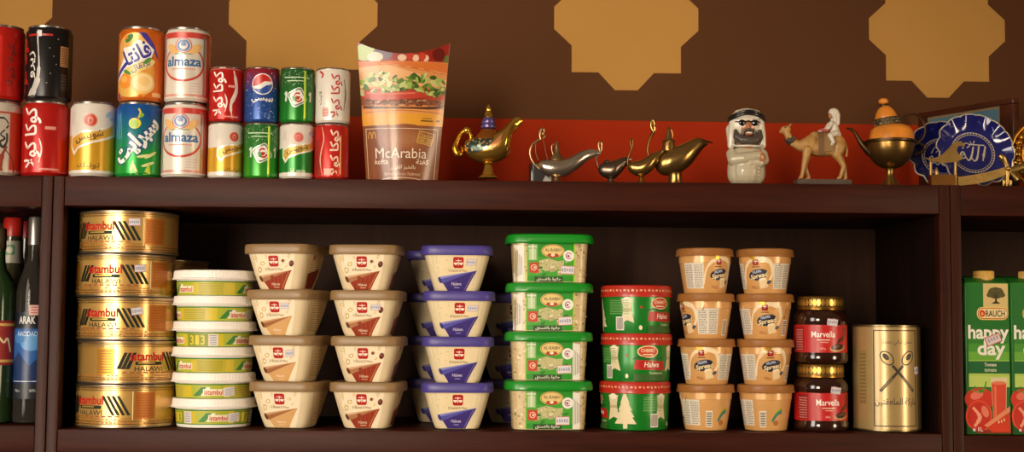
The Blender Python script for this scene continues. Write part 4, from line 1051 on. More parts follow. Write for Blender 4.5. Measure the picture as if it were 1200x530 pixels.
# ------------------------------------------------------------------ paper sandwich sleeve
Yc = .05
t = thing('sandwich_sleeve', 'tall printed paper sandwich sleeve with a curved open top, beside the cans', 'carton', (X(471, 205, Yc), Yc, ZT))
k = 1/S(Yc)
HW0, HW1, HC, HS_ = 41.5*k, 55*k, 167*k, 152*k      # half widths low / high, height at the corners / in the middle
def sleeve(u, v, h, sg=-1):
    """u in -1..1 across, v in metres up"""
    hw = HW0+(HW1-HW0)*v/HC
    dep = .021*(1-.45*v/HC)*(1-u*u)
    return (u*hw, sg*(dep+h), v)
def top_edge(u): return HS_+(HC-HS_)*abs(u)**2.0
for sg, nm in ((-1, 'front_panel'), (1, 'back_panel')):
    b = MB(); N = 40; K = 24; card = M('#c9a06a', .45)
    for off in (0, -.0005):
        vs = []; fs = []
        for i in range(N+1):
            u = -1+2*i/N
            for j in range(K+1): vs.append(sleeve(u, top_edge(u)*j/K, off, sg))
        for i in range(N):
            for j in range(K):
                q = i*(K+1)+j; fs.append([q, q+K+1, q+K+2, q+1])
        b.add(vs, fs, card if off == 0 and sg < 0 else M('#cbb497', .6) if sg < 0 else M('#7a4a2c', .45))
    if sg < 0:
        a = Art(); G_ = lambda h, r=.28: M(h, r, coat=.35)
        hN = HC; Y = lambda py: (208-py)*k     # measured rows of the print
        # print is drawn in (u -1..1, v metres) and follows the panel
        def R_(x0, x1, y0, y1, m): a.rect(x0, x1, Y(y1), Y(y0), m)
        R_(-1, 1, 38, 66, G_('#8e1f12'))
        a.oval(-.85, Y(54), .25, 10*k, G_('#a9b878')); a.oval(-.45, Y(56), .22, 8*k, G_('#6a5a6c')); a.oval(-.62, Y(60), .18, 6*k, G_('#c9c8b4'))
        for x, w_ in ((-.02, .1), (.28, .08), (.5, .07)): a.oval(x, Y(61), w_, 4*k, G_('#d8b49a')); 
        a.oval(.15, Y(58), .08, 6*k, G_('#b83a26')); a.oval(.42, Y(59), .08, 5*k, G_('#b83a26')); a.oval(.78, Y(56), .14, 8*k, G_('#5e140c')); a.oval(.96, Y(62), .06, 6*k, G_('#56682c'))
        R_(-1, 1, 65, 98, G_('#c9854c'))
        a.poly([(-1, Y(65)), (1, Y(66)), (1, Y(80)), (.2, Y(74)), (-.4, Y(69)), (-1, Y(72))], G_('#c76a2c'))
        for i in range(9): a.line([(-.5+i*.14, Y(68+i*.9)), (-.1+i*.13, Y(70+i)), (.3+i*.09, Y(73+i*.8))], .8*k, G_('#b25a26' if i % 2 else '#d99a66'), smooth=3)
        a.poly([(-1, Y(72)), (-.3, Y(70)), (.6, Y(84)), (1, Y(86)), (1, Y(94)), (-1, Y(96))], G_('#d8a06c'))
        R_(-1, 1, 98, 112, G_('#a83a24')); R_(-1, 1, 110, 120, G_('#7c4830')); R_(-1, 1, 117, 128, G_('#c07a40'))
        rn = random.Random(4)
        for i in range(170):      # ruffled lettuce
            u = rn.uniform(-.97, .97); c = rn.random()
            top = 84+6*math.sin(u*5+1) if u < .1 else 80+9*abs(u-.45)
            y = rn.uniform(top, 106 if abs(u) > .3 else 101)
            a.oval(u, Y(y), rn.uniform(.03, .09), rn.uniform(1.4, 3.2)*k, G_(rn.choice(('#6f8a34', '#93a850', '#3f5a1c', '#b4ba74', '#50701f', '#35481a') if u > -.2 or c > .5 else ('#b4bf86', '#c9cca0', '#8fa862'))), rn.uniform(-3, 3), 9)
        a.poly([(-.9, Y(101)), (-.5, Y(104)), (.1, Y(101)), (.55, Y(103)), (.6, Y(108)), (0, Y(112)), (-.7, Y(112)), (-.92, Y(108))], G_('#b03a2a'))
        a.line([(-.85, Y(103)), (-.3, Y(104.5)), (.3, Y(103.5))], 1.6*k, G_('#cf6a54'), smooth=4)
        for i in range(56): a.oval(rn.uniform(-.95, .95), Y(rn.uniform(111, 118)), rn.uniform(.02, .06), rn.uniform(.7, 1.6)*k, G_(rn.choice(('#6a3a26', '#96603f', '#b58a66', '#54301f'))), 0, 7)
        a.line([(-.95, Y(119)), (-.3, Y(121.5)), (.5, Y(121)), (.97, Y(118))], 3*k, G_('#4a2a1c'), smooth=4)
        R_(-1, 1, 122, 128, G_('#cf8a4c')); a.line([(-.9, Y(126)), (0, Y(124)), (.9, Y(126))], 1.2*k, G_('#b06a34'), smooth=4)
        R_(-1, 1, 127.5, 141.5, G_('#d2922e'))
        a.rect(.46, .76, Y(136.6), Y(135), G_('#5c3a14')); a.rect(.5, .72, Y(133.4), Y(132.4), G_('#7a5420')); a.poly([(.84, Y(136)), (.88, Y(136)), (.88, Y(137)), (.93, Y(135.2)), (.88, Y(133.4)), (.88, Y(134.4)), (.84, Y(134.4))], G_('#3c240c'))
        R_(-1, 1, 141.5, 209, G_('#7a4526'))
        for i, c in enumerate(('#824a2a', '#8a5230', '#925a38', '#98623e')): a.oval(.1, Y(158), .75-.15*i, (18-4*i)*k, G_(c))
        ln = G_('#cdb49a')
        for p in ([(-.92, Y(145.5)), (.9, Y(145.5))], [(-.92, Y(145)), (-.92, 0)], [(.9, Y(145)), (.9, 0)]): a.line(p, .8*k if p[0][1] == p[1][1] else .016, ln)
        # small arches mark
        for x in (-.82, -.72): a.ring(x, Y(157), .055, 8*k, .018, G_('#d8a04a'), 0, 20, 0, 180, wy=1.2*k)
        # stamp
        kx = 1/(HW0+(HW1-HW0)*.3)
        st = G_('#c9a04a')
        def q(x, y):
            c, s2 = math.cos(rad(-12)), math.sin(rad(-12)); x *= k; y *= k
            return (.6+(x*c-y*s2)*kx, Y(156.5)+x*s2+y*c)
        for e in ([(-8.5, 7), (8.5, 7)], [(-8.5, -7), (8.5, -7)], [(-8.5, 0), (8.5, 0)]): a.line([q(*e[0]), q(*e[1])], .9*k, st)
        for x in (-8.5, 8.5): a.poly([q(x-.5, -7), q(x+.5, -7), q(x+.5, 7), q(x-.5, 7)], st)
        for word, y, w_, h_ in ((ar('مشوية'), 3.4, 14, 5), ('GRILLED', -3.5, 15, 4.6)):
            vs, fs = text_mesh(word, .012)
            a.put([q(x*w_, y+yy*h_) for x, yy in vs], fs, st)
        wt = G_('#dccbb6')
        a.text('McArabia', -.02, Y(174.5), 1.36, 12*k, wt, 0, .0)
        a.text('kofta', -.54, Y(184.5), .36, 6*k, wt, 0, .01); a.text(ar('كفتة'), .56, Y(184.3), .34, 6*k, wt, 0, .03)
        a.text(ar('بالخبز العربي'), .02, Y(192), .72, 7*k, wt); a.text('Served in Arabic Flatbread', .02, Y(199), .98, 3.6*k, G_('#c2a68a'))
        a.ring(0, Y(214), .9, 11*k, .03, ln, 0, 40, 10, 170, wy=.9*k); a.oval(0, Y(213), .6, 7*k, G_('#b07848'))
        def sf(u, v, h):
            u = max(-1, min(1, u)); return sleeve(u, max(0, min(v, top_edge(u))), h+.00005, -1)
        a.apply(b, sf, .05, .012, clip=(-1, 1, 0, HC))
    b.build(nm, t)

# ------------------------------------------------------------------ lamps
def loc(px, py, Yc, base): p = P(px, py, Yc); return (p.x-base.x, p.z-base.z)
def base_at(px, Yc): return Vector((X(px, 205, Yc), Yc, ZT))
def lamp_body(b, st, base, Yc, m, fat=.95, N=32, n=4, pinch=None):
    """hollow-looking body lofted along its length: st = (px, top, bottom[, depth factor])"""
    st = [s if len(s) == 4 else tuple(s)+(fat,) for s in st]
    ss = spline(st, n); rings = []
    for px, tp, bt, fa in ss:
        x, z1 = loc(px, tp, Yc, base); _, z0 = loc(px, bt, Yc, base)
        rz = max(.0004, (z1-z0)/2); zc = (z0+z1)/2
        rings.append([(x, rz*fa*math.cos(2*PI*j/N), zc+rz*math.sin(2*PI*j/N)) for j in range(N)])
    b.rings(rings, m)
def lz(b, rows, cx, base, Yc, m, seg=32, rfun=None):
    """turned piece on a vertical axis: rows = (half width px, py)"""
    k = 1/S(Yc); x0, _ = loc(cx, rows[0][1], Yc, base)
    pr = [(max(.00015, r*k), max(0., loc(cx, py, Yc, base)[1])) for r, py in rows]
    b.lathe(pr, m, seg, Matrix.Translation((x0, 0, 0)), rfun=rfun)
def path(b, pts, radii, base, Yc, m, dy=0, seg=10, smooth=5):
    k = 1/S(Yc)
    if not hasattr(radii, '__len__'): radii = [radii]*len(pts)
    q = spline([(p[0], p[1], r) for p, r in zip(pts, radii)], smooth)
    b.tube([(loc(x, y, Yc, base)[0], dy, loc(x, y, Yc, base)[1]) for x, y, r in q], [r*k for x, y, r in q], m, seg)
def MET(h, r=.28, v=.14): return M(h, r, .92, var=v, scale=70)

# gold jewelled lamp
Yc = .042; base = base_at(572, Yc)
t = thing('oil_lamp', 'polished gold oil lamp with enamel flowers and purple lid, beside the paper sleeve', 'lamp', base)
GL = MET('#e2b04c', .19); GD = MET('#c08628', .24)
b = MB()
BODY = [(543.2, 171, 173.5), (546, 165, 180), (552, 162, 185.5), (560, 160, 189.5), (570, 158, 191.5), (580, 155, 190.5), (588, 151.5, 187.6), (594, 146, 183.6, .85), (598.5, 141.5, 176.5, .65), (601.6, 138.8, 164, .5), (604.4, 137.4, 154, .5), (608, 137.2, 148.8, .5), (612.5, 140.2, 143, .5)]
lamp_body(b, BODY, base, Yc, GL)
b.build('lamp_body', t)
b = MB(); lz(b, [(9, 209.5), (11.6, 208.6), (11, 207), (7.5, 205), (5.4, 199), (4.2, 194), (5.4, 192), (4.4, 190.5), (7, 188), (10, 184)], 572, base, Yc, GL, 48, lambda a, z: 1+.03*math.cos(a*14)); b.build('foot', t)
b = MB(); lz(b, [(15, 164), (13.5, 159), (9.5, 155), (8, 152)], 572, base, Yc, MET('#c87a34', .3)); lz(b, [(7, 151.5), (9.3, 150), (9.3, 147.5), (7.6, 146.5), (8.6, 145), (8.6, 142.6), (6.6, 141.6), (7.2, 140), (6, 138), (4, 137.4)], 572.5, base, Yc, M('#5b4c7c', .25, .4)); l_ = b.build('lid', t)
b = MB(); lz(b, [(4.4, 137.5), (5.2, 135.5), (4, 132.5), (2.8, 130.5), (3.4, 128.5), (2.4, 126), (1.2, 123.6), (.4, 122.4)], 572.5, base, Yc, GL); b.build('finial', l_)
b = MB(); path(b, [(551, 168), (552, 160), (548, 153), (541, 156), (535.5, 166), (533.5, 174), (537, 181), (541, 178), (541, 172)], [1.8, 2.8, 3.6, 2.8, 3, 4, 4.4, 2.6, 1.2], base, Yc, GD)
x, z = loc(547, 153, Yc, base); b.ball((x, 0, z), .0058, GL, 16); b.build('handle', t)
# enamel band of flowers on the belly, facing out
b = MB(); a = Art(); k = 1/S(Yc); rn = random.Random(2)
TEAL, FL = M('#3c4a40', .25, .5), ('#d8b878', '#e2c68c', '#b88a5a', '#c9d0b0', '#d89a78')
L0 = lambda px, py: loc(px, py, Yc, base)
a.poly([L0(544.5, 169), L0(552, 165), L0(566, 162), L0(580, 157.5), L0(576, 170), L0(566, 178), L0(556, 181), L0(549, 179)], TEAL)
for i in range(34):
    px, py = rn.uniform(547, 577), rn.uniform(163, 178); a.oval(*L0(px, py+(570-px)*.08), rn.uniform(.8, 2)*k, rn.uniform(.7, 1.4)*k, M(rn.choice(FL), .25, .6), rn.uniform(0, 90), 8)
a.poly([L0(572, 174), L0(580, 166), L0(589, 157), L0(586, 168), L0(579, 175)], M('#d08a5a', .25, .5)); a.line([L0(571, 175), L0(580, 165), L0(590, 156), L0(587, 168), L0(579, 176), L0(571, 175)], .9*k, GL, smooth=3)
a.line([L0(545, 167.5), L0(556, 163), L0(572, 160), L0(588, 152.5), L0(598, 143.5)], 1.3*k, GL, smooth=4)
sb = spline([s if len(s) == 4 else tuple(s)+(.95,) for s in BODY], 8)
def belly(u, v, h):
    best = None
    for s0, s1 in zip(sb, sb[1:]):
        x0 = L0(s0[0], 160)[0]; x1 = L0(s1[0], 160)[0]
        if x0 <= u <= x1 and x1 > x0:
            f = (u-x0)/(x1-x0); tp, bt, fa = [s0[i]+(s1[i]-s0[i])*f for i in (1, 2, 3)]
            z1 = L0(s0[0], tp)[1]; z0 = L0(s0[0], bt)[1]; rz = (z1-z0)/2; q = max(-.97, min(.97, (v-(z0+z1)/2)/rz))
            return (u, -rz*fa*math.sqrt(1-q*q)-h-.0002, (z0+z1)/2+q*rz)
    return (u, -h, v)
a.apply(b, belly, .0018, .0018); b.build('enamel_band', t)

# silver lamp
Yc = .05; base = base_at(652, Yc)
SV = MET('#c9b9a6', .22, .2); SVB = MET('#a88a62', .3)
t = thing('oil_lamp', 'long silver oil lamp with a hoop handle and chains', 'lamp', base)
b = MB(); lamp_body(b, [(630.5, 193, 195), (632.5, 189.5, 199), (637, 187.6, 203.5), (644, 187, 206.8), (653, 187, 208), (664, 186, 206), (674, 181, 200), (682, 177, 194, .85), (690, 175, 187.5, .75), (698, 175.6, 183.4, .7), (704.5, 178, 180.6, .7)], base, Yc, SV); b.build('lamp_body', t)
b = MB(); lz(b, [(7, 214), (7.4, 213), (5, 211), (3.4, 208.5), (5, 205.5), (8, 203)], 652, base, Yc, SVB); b.build('foot', t)
b = MB(); lz(b, [(8, 188.5), (7.4, 184.5), (4.2, 181), (3, 178), (2.4, 173), (1.8, 167.5), (.8, 165.4)], 652.5, base, Yc, SVB); path(b, [(648.6, 182), (647, 177), (646.5, 171.5), (649, 168.5)], .8, base, Yc, SVB); b.build('lid', t)
b = MB(); path(b, [(633, 199), (626, 192), (621.8, 184), (621.2, 176), (624, 169.5), (629, 165.6), (634, 163)], [1.2, 1.3, 1.3, 1.3, 1.4, 1.5, 1.6], base, Yc, SVB)
h = b.build('handle', t)
b = MB(); path(b, [(634, 163.5), (632.6, 158), (634, 152), (637, 150.8), (637.6, 154), (636, 157), (638.6, 160), (636, 163)], [1.8, 1.6, 1.5, 1.4, 1.3, 1.6, 1.2, 1], base, Yc, SVB); b.build('ornament', h)
b = MB()
for pts in ([(628.5, 166.5), (627.4, 172), (628, 180), (631, 187.5)], [(636.6, 164), (638.5, 172), (640, 180), (642, 187.5)]): path(b, pts, .45, base, Yc, SVB, seg=6)
b.build('chain', t)

# small pewter lamp
Yc = .078; base = base_at(716, Yc)
PW = MET('#7d6c5c', .3, .2)
t = thing('oil_lamp', 'small dull pewter oil lamp, directly right of the silver lamp', 'lamp', base)
b = MB(); lamp_body(b, [(700.8, 197.5, 200), (703, 193.5, 204.5), (708, 191, 208), (715, 189.5, 210.4), (721, 187.5, 209), (727, 185.5, 203.5, .85), (733, 184, 196, .75), (737, 184.2, 190.5, .65), (741, 185.4, 187, .6)], base, Yc, PW)
for px in (709, 712): 
    x, z = loc(px, 199.5, Yc, base); k = 1/S(Yc)
    b.bm((lambda q: (bmesh.ops.create_circle(q, segments=8, radius=.0001), q)[1])(bmesh.new()), PW, Matrix.Translation((x, 0, z)))
b.build('lamp_body', t)
b = MB(); lz(b, [(6, 216.5), (6.4, 215.5), (4, 213), (3.4, 210), (6, 207)], 716, base, Yc, PW); b.build('foot', t)
b = MB(); lz(b, [(5, 191.5), (4.4, 189.5), (2.2, 188), (1, 187.2)], 711.5, base, Yc, PW); b.build('lid', t)
b = MB(); path(b, [(702, 197), (699.5, 190.5), (698.8, 184.5), (701.5, 180), (703.5, 177.5)], [.9, 1, 1.1, 1.2, 1.3], base, Yc, PW); h = b.build('handle', t)
b = MB(); path(b, [(703.5, 178), (701.6, 172), (702, 167.6), (704.4, 166.6), (705.4, 170), (704.8, 177)], [1.5, 1.3, 1.2, 1.2, 1.1, 1], base, Yc, SVB); b.build('ornament', h)

# small brass lamp
Yc = .072; base = base_at(752, Yc)
BR = MET('#a5824a', .26, .2); BRD = MET('#6c4a24', .32)
t = thing('oil_lamp', 'small brass oil lamp in front of the big brass one, right of the pewter lamp', 'lamp', base)
b = MB(); lamp_body(b, [(735.4, 194, 197), (737.5, 190.5, 201), (742, 189.2, 204.6), (749, 188, 206.6), (756, 184.5, 205.6), (763, 180.4, 201, .9), (769, 177.4, 193.5, .8), (774, 176, 183.5, .7), (778, 175.6, 178, .7)], base, Yc, BR); b.build('lamp_body', t)
b = MB(); lz(b, [(6.5, 215.5), (7, 214.5), (4, 212), (2, 208), (4.4, 205.5)], 751.5, base, Yc, BR); b.build('foot', t)
b = MB(); path(b, [(737, 196), (735.6, 189), (737, 182), (739.5, 176), (740.6, 172)], [1, 1.1, 1.2, 1.3, 1.3], base, Yc, BRD); h = b.build('handle', t)
b = MB(); path(b, [(740.6, 173), (738.8, 168), (739.6, 163), (741.6, 163.4), (741.8, 169), (740.6, 174)], [1.4, 1.2, 1, 1, 1.2, 1], base, Yc, BRD); b.build('ornament', h)

# big brass lamp
Yc = .085; base = base_at(791, Yc)
t = thing('oil_lamp', 'big brass oil lamp with pointed lid and wide open spout', 'lamp', base)
b = MB(); lamp_body(b, [(767.5, 190, 194), (769.6, 185, 199.5), (774, 180, 204), (782, 175, 206), (791, 171.6, 204.6), (800, 168, 200.6), (808, 164.6, 194.5, .9), (814, 162.4, 187.5, .85), (819, 161.6, 180.6, .8), (825, 163.4, 173, .8), (829, 165, 169.6, .8)], base, Yc, BR)
b.build('lamp_body', t)
b = MB()          # lip of the spout; near-black face across it paints the hollow's shade
k = 1/S(Yc); ring = []; ring2 = []
for j in range(24):
    q = 2*PI*j/24; px = 824+8.5*math.cos(q)+(3.5 if math.cos(q) > .9 else 0); x, z = loc(px, 163+ (px-816)*.23, Yc, base)
    ring.append((x, 5.6*k*math.sin(q), z+.0006)); ring2.append((x-(px-824)*k*.14, 4.7*k*math.sin(q), z-.001))
b.rings([ring, ring2], BR, False, False); b.add(ring2, [list(range(24))], M('#1e140a', .5)); b.build('spout_lip', t)
b = MB(); lz(b, [(8.2, 223), (9.4, 221), (8.6, 214), (7.6, 206), (8.6, 203)], 791, base, Yc, BR, 40); b.build('foot', t)
b = MB(); lz(b, [(8, 177), (7.6, 171), (7, 167), (8, 166), (7.6, 164.8), (4.6, 163.6), (3.4, 159), (2.4, 154), (1.6, 150), (.6, 148)], 783.5, base, Yc, BR); path(b, [(787, 164), (788.5, 158), (786.6, 152)], .7, base, Yc, BR); b.build('lid', t)
b = MB(); path(b, [(771, 198), (763.5, 190), (759.5, 180), (759.6, 170), (762.5, 160.5), (766.4, 154.4)], [1.2, 1.3, 1.4, 1.6, 1.8, 2], base, Yc, BRD); h = b.build('handle', t)
b = MB(); path(b, [(766.4, 155), (763.4, 149.5), (763, 143.4), (765.2, 140.6), (767, 144.6), (767.4, 150), (766.8, 155)], [2, 1.9, 1.7, 1.4, 1.5, 1.8, 1.4], base, Yc, BR); b.build('ornament', h)

# small dark box behind the silver lamp
Yc = .125
t = thing('glass_block', 'small dark glass block with a pale wedge, behind the silver lamp handle', 'ornament', base_at(633, Yc), rad(8))
b = MB(); b.box(-.016, .016, -.012, .012, 0, .040, M('#3b3a3a', .12, coat=.6), .0015); b.build('block', t)
b = MB(); bm = bmesh.new(); vs = [bm.verts.new(v) for v in ((-.004, -.0125, .001), (.0158, -.0125, .001), (.0158, -.0125, .011), (.006, -.0125, .020))]; f = bm.faces.new(vs)
r = bmesh.ops.extrude_face_region(bm, geom=[f]); bmesh.ops.translate(bm, vec=(0, -.003, 0), verts=[v for v in r['geom'] if isinstance(v, bmesh.types.BMVert)])
b.bm(bm, M('#a8a4a0', .4)); b.build('wedge', t)
b = MB()
for x0, x1, z0, z1 in ((-.0135, -.0125, .004, .036), (.0125, .0135, .004, .036), (-.0135, .0135, .036, .037)): b.box(x0, x1, -.0128, -.0119, z0, z1, M('#8a8a88', .4))
b.build('edge_line', t)

# ------------------------------------------------------------------ ceramic man
Yc = .048; base = base_at(875, Yc); k = 1/S(Yc)
t = thing('figurine', 'white ceramic figurine of a bearded man in headscarf and sunglasses, arms folded', 'figurine', base)
zb = P(875, 205, Yc).z-ZT
zz = lambda py: zb+(205-py)*k*1.0
V = lambda dx, dy, py: Vector((dx*k, dy*k, zz(py)))
pb = 205+zb/k                     # photo row of the shelf top at this depth
skin = M('#b5764f', .3, coat=.4); ROBE = M('#b9ad93', .22, coat=.7, var=.04); SCARF = M('#d5cbb8', .25, coat=.6, var=.04)
sculpt('body', [('e', V(0, 0, 186), (17*k, 13*k, 16*k)), [(V(0, 0, 190), 15*k), (V(0, 1, 160), 9*k)], ('e', V(0, 0, 147), (15.5*k, 13*k, 16*k)), ('e', V(-.6, -13.5, 150), (2.6*k, 3.4*k, 3.4*k)),
                [(V(0, -11.5, 143), 2*k), (V(-.5, -14, 149), 2.3*k)], [(V(12, -13.5, 184), 4.6*k), (V(15, -13, 186), 4.8*k), (V(17, -11, 187), 4*k)],
                [(V(13, -17, 181), 1.3*k), (V(18, -14.5, 183), 1.3*k)], [(V(13, -17.5, 183.6), 1.3*k), (V(18.6, -14.5, 186), 1.3*k)], [(V(13, -17.5, 186.4), 1.3*k), (V(18.4, -14.5, 189), 1.3*k)], [(V(12.4, -17, 189), 1.2*k), (V(17, -14.4, 191.6), 1.2*k)], [(V(10, -16, 180), 1.4*k), (V(13.5, -16.5, 178.4), 1.3*k)]],
       .00085, skin, t, 3)
sculpt('robe', [('e', V(0, 0, 186), (21.4*k, 15*k, 17*k)), [(V(-1, 0, 190), 18*k), (V(-1, 0, pb-17), 19.5*k)], [(V(-10, 0, 196), 13*k), (V(-10, 0, pb-13), 13*k)], [(V(9, 0, 196), 13*k), (V(9, 0, pb-13), 13*k)],
                [(V(-18, -3, 181), 7*k), (V(-17, -9, 188), 7.4*k), (V(-6, -15, 187), 6.6*k), (V(9, -15, 184), 5.6*k)], [(V(18, -2, 181), 7*k), (V(19, -6, 188), 6.6*k), (V(14, -11, 191.5), 5.6*k), (V(2, -14.5, 192), 5*k)]],
       .001, ROBE, t, 5)
# drop anything below the shelf top is avoided by keeping the hem above it
sc = sculpt('headscarf', [('e', V(0, 2.5, 144.5), (20.8*k, 15.2*k, 19.6*k)), ('e', V(0, 1, 136), (18*k, 14*k, 10*k)), [(V(-15.5, -2, 142), 5.4*k), (V(-18, -3, 158), 5*k), (V(-19, -3, 171), 4.4*k)], [(V(15.5, -2, 142), 5.4*k), (V(17.6, -3, 158), 5*k), (V(18.4, -3, 170), 4.4*k)],
                [(V(-15, 9, 150), 8*k), (V(-14, 9, 168), 7*k)], [(V(15, 9, 150), 8*k), (V(14, 9, 168), 7*k)], [(V(0, 11, 150), 8*k), (V(0, 12, 170), 7*k)], [(V(-10, -6, 135), 7*k), (V(0, -8, 133.6), 7*k), (V(10, -6, 135), 7*k)]], .0009, SCARF, t, 4)
b = MB()
for dz in (0, 2.9):
    pts = [V(20.6*math.cos(2*PI*j/40), .6+17*math.sin(2*PI*j/40), 132.8+dz+1.5*math.sin(2*PI*j/40)+5*abs(math.cos(2*PI*j/40))**2) for j in range(41)]
    b.tube(pts, 1.8*k, M('#1c1a18', .3, coat=.5), 10)
b.build('head_band', t)
DK = M('#4a4038', .35, coat=.4, var=.3, scale=400, bump=.6)
br = sculpt('beard', [[(V(-14.4, -8.5, 154), 2.4*k), (V(-13.4, -9.8, 161), 4.4*k), (V(-8, -12.4, 165), 5.2*k), (V(0, -13.6, 166), 5.4*k), (V(8, -12.4, 165), 5.2*k), (V(13.4, -9.8, 161), 4.4*k), (V(14.4, -8.5, 154), 2.4*k)],
                 [(V(-7.4, -13.5, 158), 2*k), (V(-5.4, -15, 154), 1.7*k), (V(0, -16, 152.8), 1.6*k), (V(5.4, -15, 154), 1.7*k), (V(7.4, -13.5, 158), 2*k)], [(V(-5, -13.4, 163), 2.6*k), (V(5, -13.4, 163), 2.6*k)]], .0007, DK, t, 1)
b = MB(); b.ball(V(0, -14.6, 157.6), (5*k, 3.2*k, 2.2*k), M('#b06a52', .35), 16); b.ball(V(0, -16.4, 157), (4*k, 2.4*k, 1.3*k), M('#e6dccb', .3), 14); b.build('mouth', t)
b = MB()
for sx_ in (-7.4, 7.4):
    b.ball(V(sx_, -12.6, 144.6), (4.6*k, 2.2*k, 3.9*k), M('#14100e', .1, coat=.8), 20, Matrix.Rotation(rad(-10 if sx_ > 0 else 10), 4, 'Z'))
b.tube([V(-4, -14.4, 143.6), V(0, -15, 142.8), V(4, -14.4, 143.6)], .8*k, M('#14100e', .2), 8)
for s2 in (-1, 1): b.tube([V(s2*11.5, -11.5, 143.4), V(s2*15.6, -6, 143)], .8*k, M('#14100e', .2), 8)
b.build('sunglasses', t)
b = MB(); b.tube(spline([V(-18, -7, 171), V(-9, -13.6, 172.4), V(0, -15.4, 172), V(9, -13.6, 172.4), V(18, -7, 170.5)], 5), 1.3*k, SCARF, 10); b.build('collar_roll', t)
b = MB()
for py in (199, 203, 207): b.ball(V(11.5-(py-199)*.05, -17.2-(py-199)*.05, py), .9*k, M('#e2dccb', .2), 10)
b.build('button', t)

# ------------------------------------------------------------------ camel with rider
Yc = .05; base = base_at(960, Yc); k = 1/S(Yc)
t = thing('camel_figurine', 'tan camel figurine with a white-robed rider on its back', 'figurine', base)
zb = P(960, 205, Yc).z-ZT
V = lambda px, dy, py: Vector(((px-960)*k, dy*k, zb+(205-py)*k))
FUR = M('#ad8146', .45, var=.3, scale=160, bump=.5)
c = sculpt('body', [
    ('e', V(966, 0, 172), (24*k, 9.5*k, 11*k)), ('e', V(951, 0, 169), (10*k, 8.5*k, 12*k)), ('e', V(982, 0, 168), (10*k, 8.6*k, 11*k)), ('e', V(956, 0, 160), (8*k, 5.5*k, 7*k)), ('e', V(970, 0, 163), (10*k, 7*k, 8*k)),
    [(V(946, 0, 168), 8*k), (V(938, 0, 171), 6.4*k), (V(930, 0, 167.5), 5*k), (V(924.5, 0, 161), 4.4*k), (V(921, 0, 154), 4*k)],
    [(V(922.5, 0, 151), 4.2*k), (V(918.5, 0, 151), 3.8*k), (V(915.4, 0, 153.5), 2.7*k)], ('e', V(915.2, 0, 154.2), (2.4*k, 2.2*k, 1.9*k)),
    [(V(923.4, -2, 148), 1.5*k), (V(926, -3, 145), 1*k)], [(V(923.4, 2, 148), 1.5*k), (V(928, 3, 144.4), 1*k)],
    [(V(945, -4.5, 176), 6*k), (V(943, -5, 185), 4*k), (V(941, -5, 193), 3.1*k), (V(939.5, -5, 200), 2.3*k), (V(938, -5, 207.5), 2.2*k), (V(936.2, -5.5, 210), 2.4*k)],
    [(V(949, 4.5, 176), 6*k), (V(946, 5, 186), 3.8*k), (V(944, 5, 194), 3*k), (V(946.5, 5, 201), 2.2*k), (V(948.6, 5, 207.5), 2.2*k), (V(947, 5, 210), 2.4*k)],
    [(V(983, -4.5, 172), 7.6*k), (V(979.5, -5.4, 181), 5.6*k), (V(983.5, -5.4, 188), 3.6*k), (V(988, -5.4, 195), 2.9*k), (V(985.6, -5.4, 202), 2.2*k), (V(984, -5.4, 207.5), 2.2*k), (V(982, -5.8, 210), 2.4*k)],
    [(V(986, 4.5, 172), 7*k), (V(984.5, 5.4, 181), 5.2*k), (V(988.5, 5.4, 188), 3.5*k), (V(991.6, 5.4, 195), 2.8*k), (V(992.4, 5.4, 202), 2.2*k), (V(993, 5.4, 207.5), 2.2*k), (V(991.4, 5.4, 210), 2.4*k)],
    [(V(991, 0, 167), 1.6*k), (V(993.5, 0, 174), 1.2*k), (V(992.5, 0, 182), 1.5*k)]], .0008, FUR, t, 3)
b = MB()
for px, dy in ((936.8, -5.4), (947.4, 5), (982.6, -5.7), (992, 5.4)): b.ball(V(px, dy, 210.6), (2.9*k, 2.6*k, 1.3*k), M('#3c2a1c', .5), 12)
b.build('hoof', t)
b = MB(); b.ball(V(913.9, -2, 152.6), .7*k, M('#241a12', .3), 8); b.ball(V(919, -3.6, 149.6), .8*k, M('#1a120c', .2), 8)
b.tube(spline([V(921, -4.6, 163), V(925.5, -5, 165.6), V(930, -4.6, 161)], 4), 2.6*k, M('#3f3228', .6, bump=.6), 10); b.tube(spline([V(921, 4.4, 163), V(925.5, 4.8, 165.6), V(930, 4.4, 161)], 4), 2.6*k, M('#3f3228', .6, bump=.6), 10); b.ball(V(924.8, 0, 167.2), (3*k, 4.4*k, 2.6*k), M('#3f3228', .6, bump=.6), 14)
b.build('neck_collar', t)
b = MB()       # saddle cloths: bands over the back and down both flanks
for x0, x1, yb, m in ((957, 964, 182, M('#6e4c2a', .6, bump=.4)), (963, 976, 178, M('#8a6a3c', .6, bump=.4))):
    rings = []
    for px in (x0, (x0+x1)/2, x1):
        ring = []
        for j in range(17):
            a_ = -110+j*220/16; rr = 11.2 if x0 < 960 else 10.8
            ring.append(V(px, rr*math.sin(rad(a_)), 167-13.4*math.cos(rad(a_)) if abs(a_) < 90 else 167+(abs(a_)-90)/20*(yb-167)))
        rings.append(ring)
    n = len(rings[0]); inn = [[p-(Vector((0, p.y, 0)).normalized()*.0006 if abs(p.y) > 1e-5 else Vector((0, 0, .0006))) for p in r] for r in rings]
    loops = [rings[0], rings[1], rings[2], inn[2], inn[1], inn[0], rings[0]]
    b.rings(loops, m, False, False, closed=False)
b.build('saddle_cloth', t)
RW = M('#cfc3b4', .45, var=.05); 
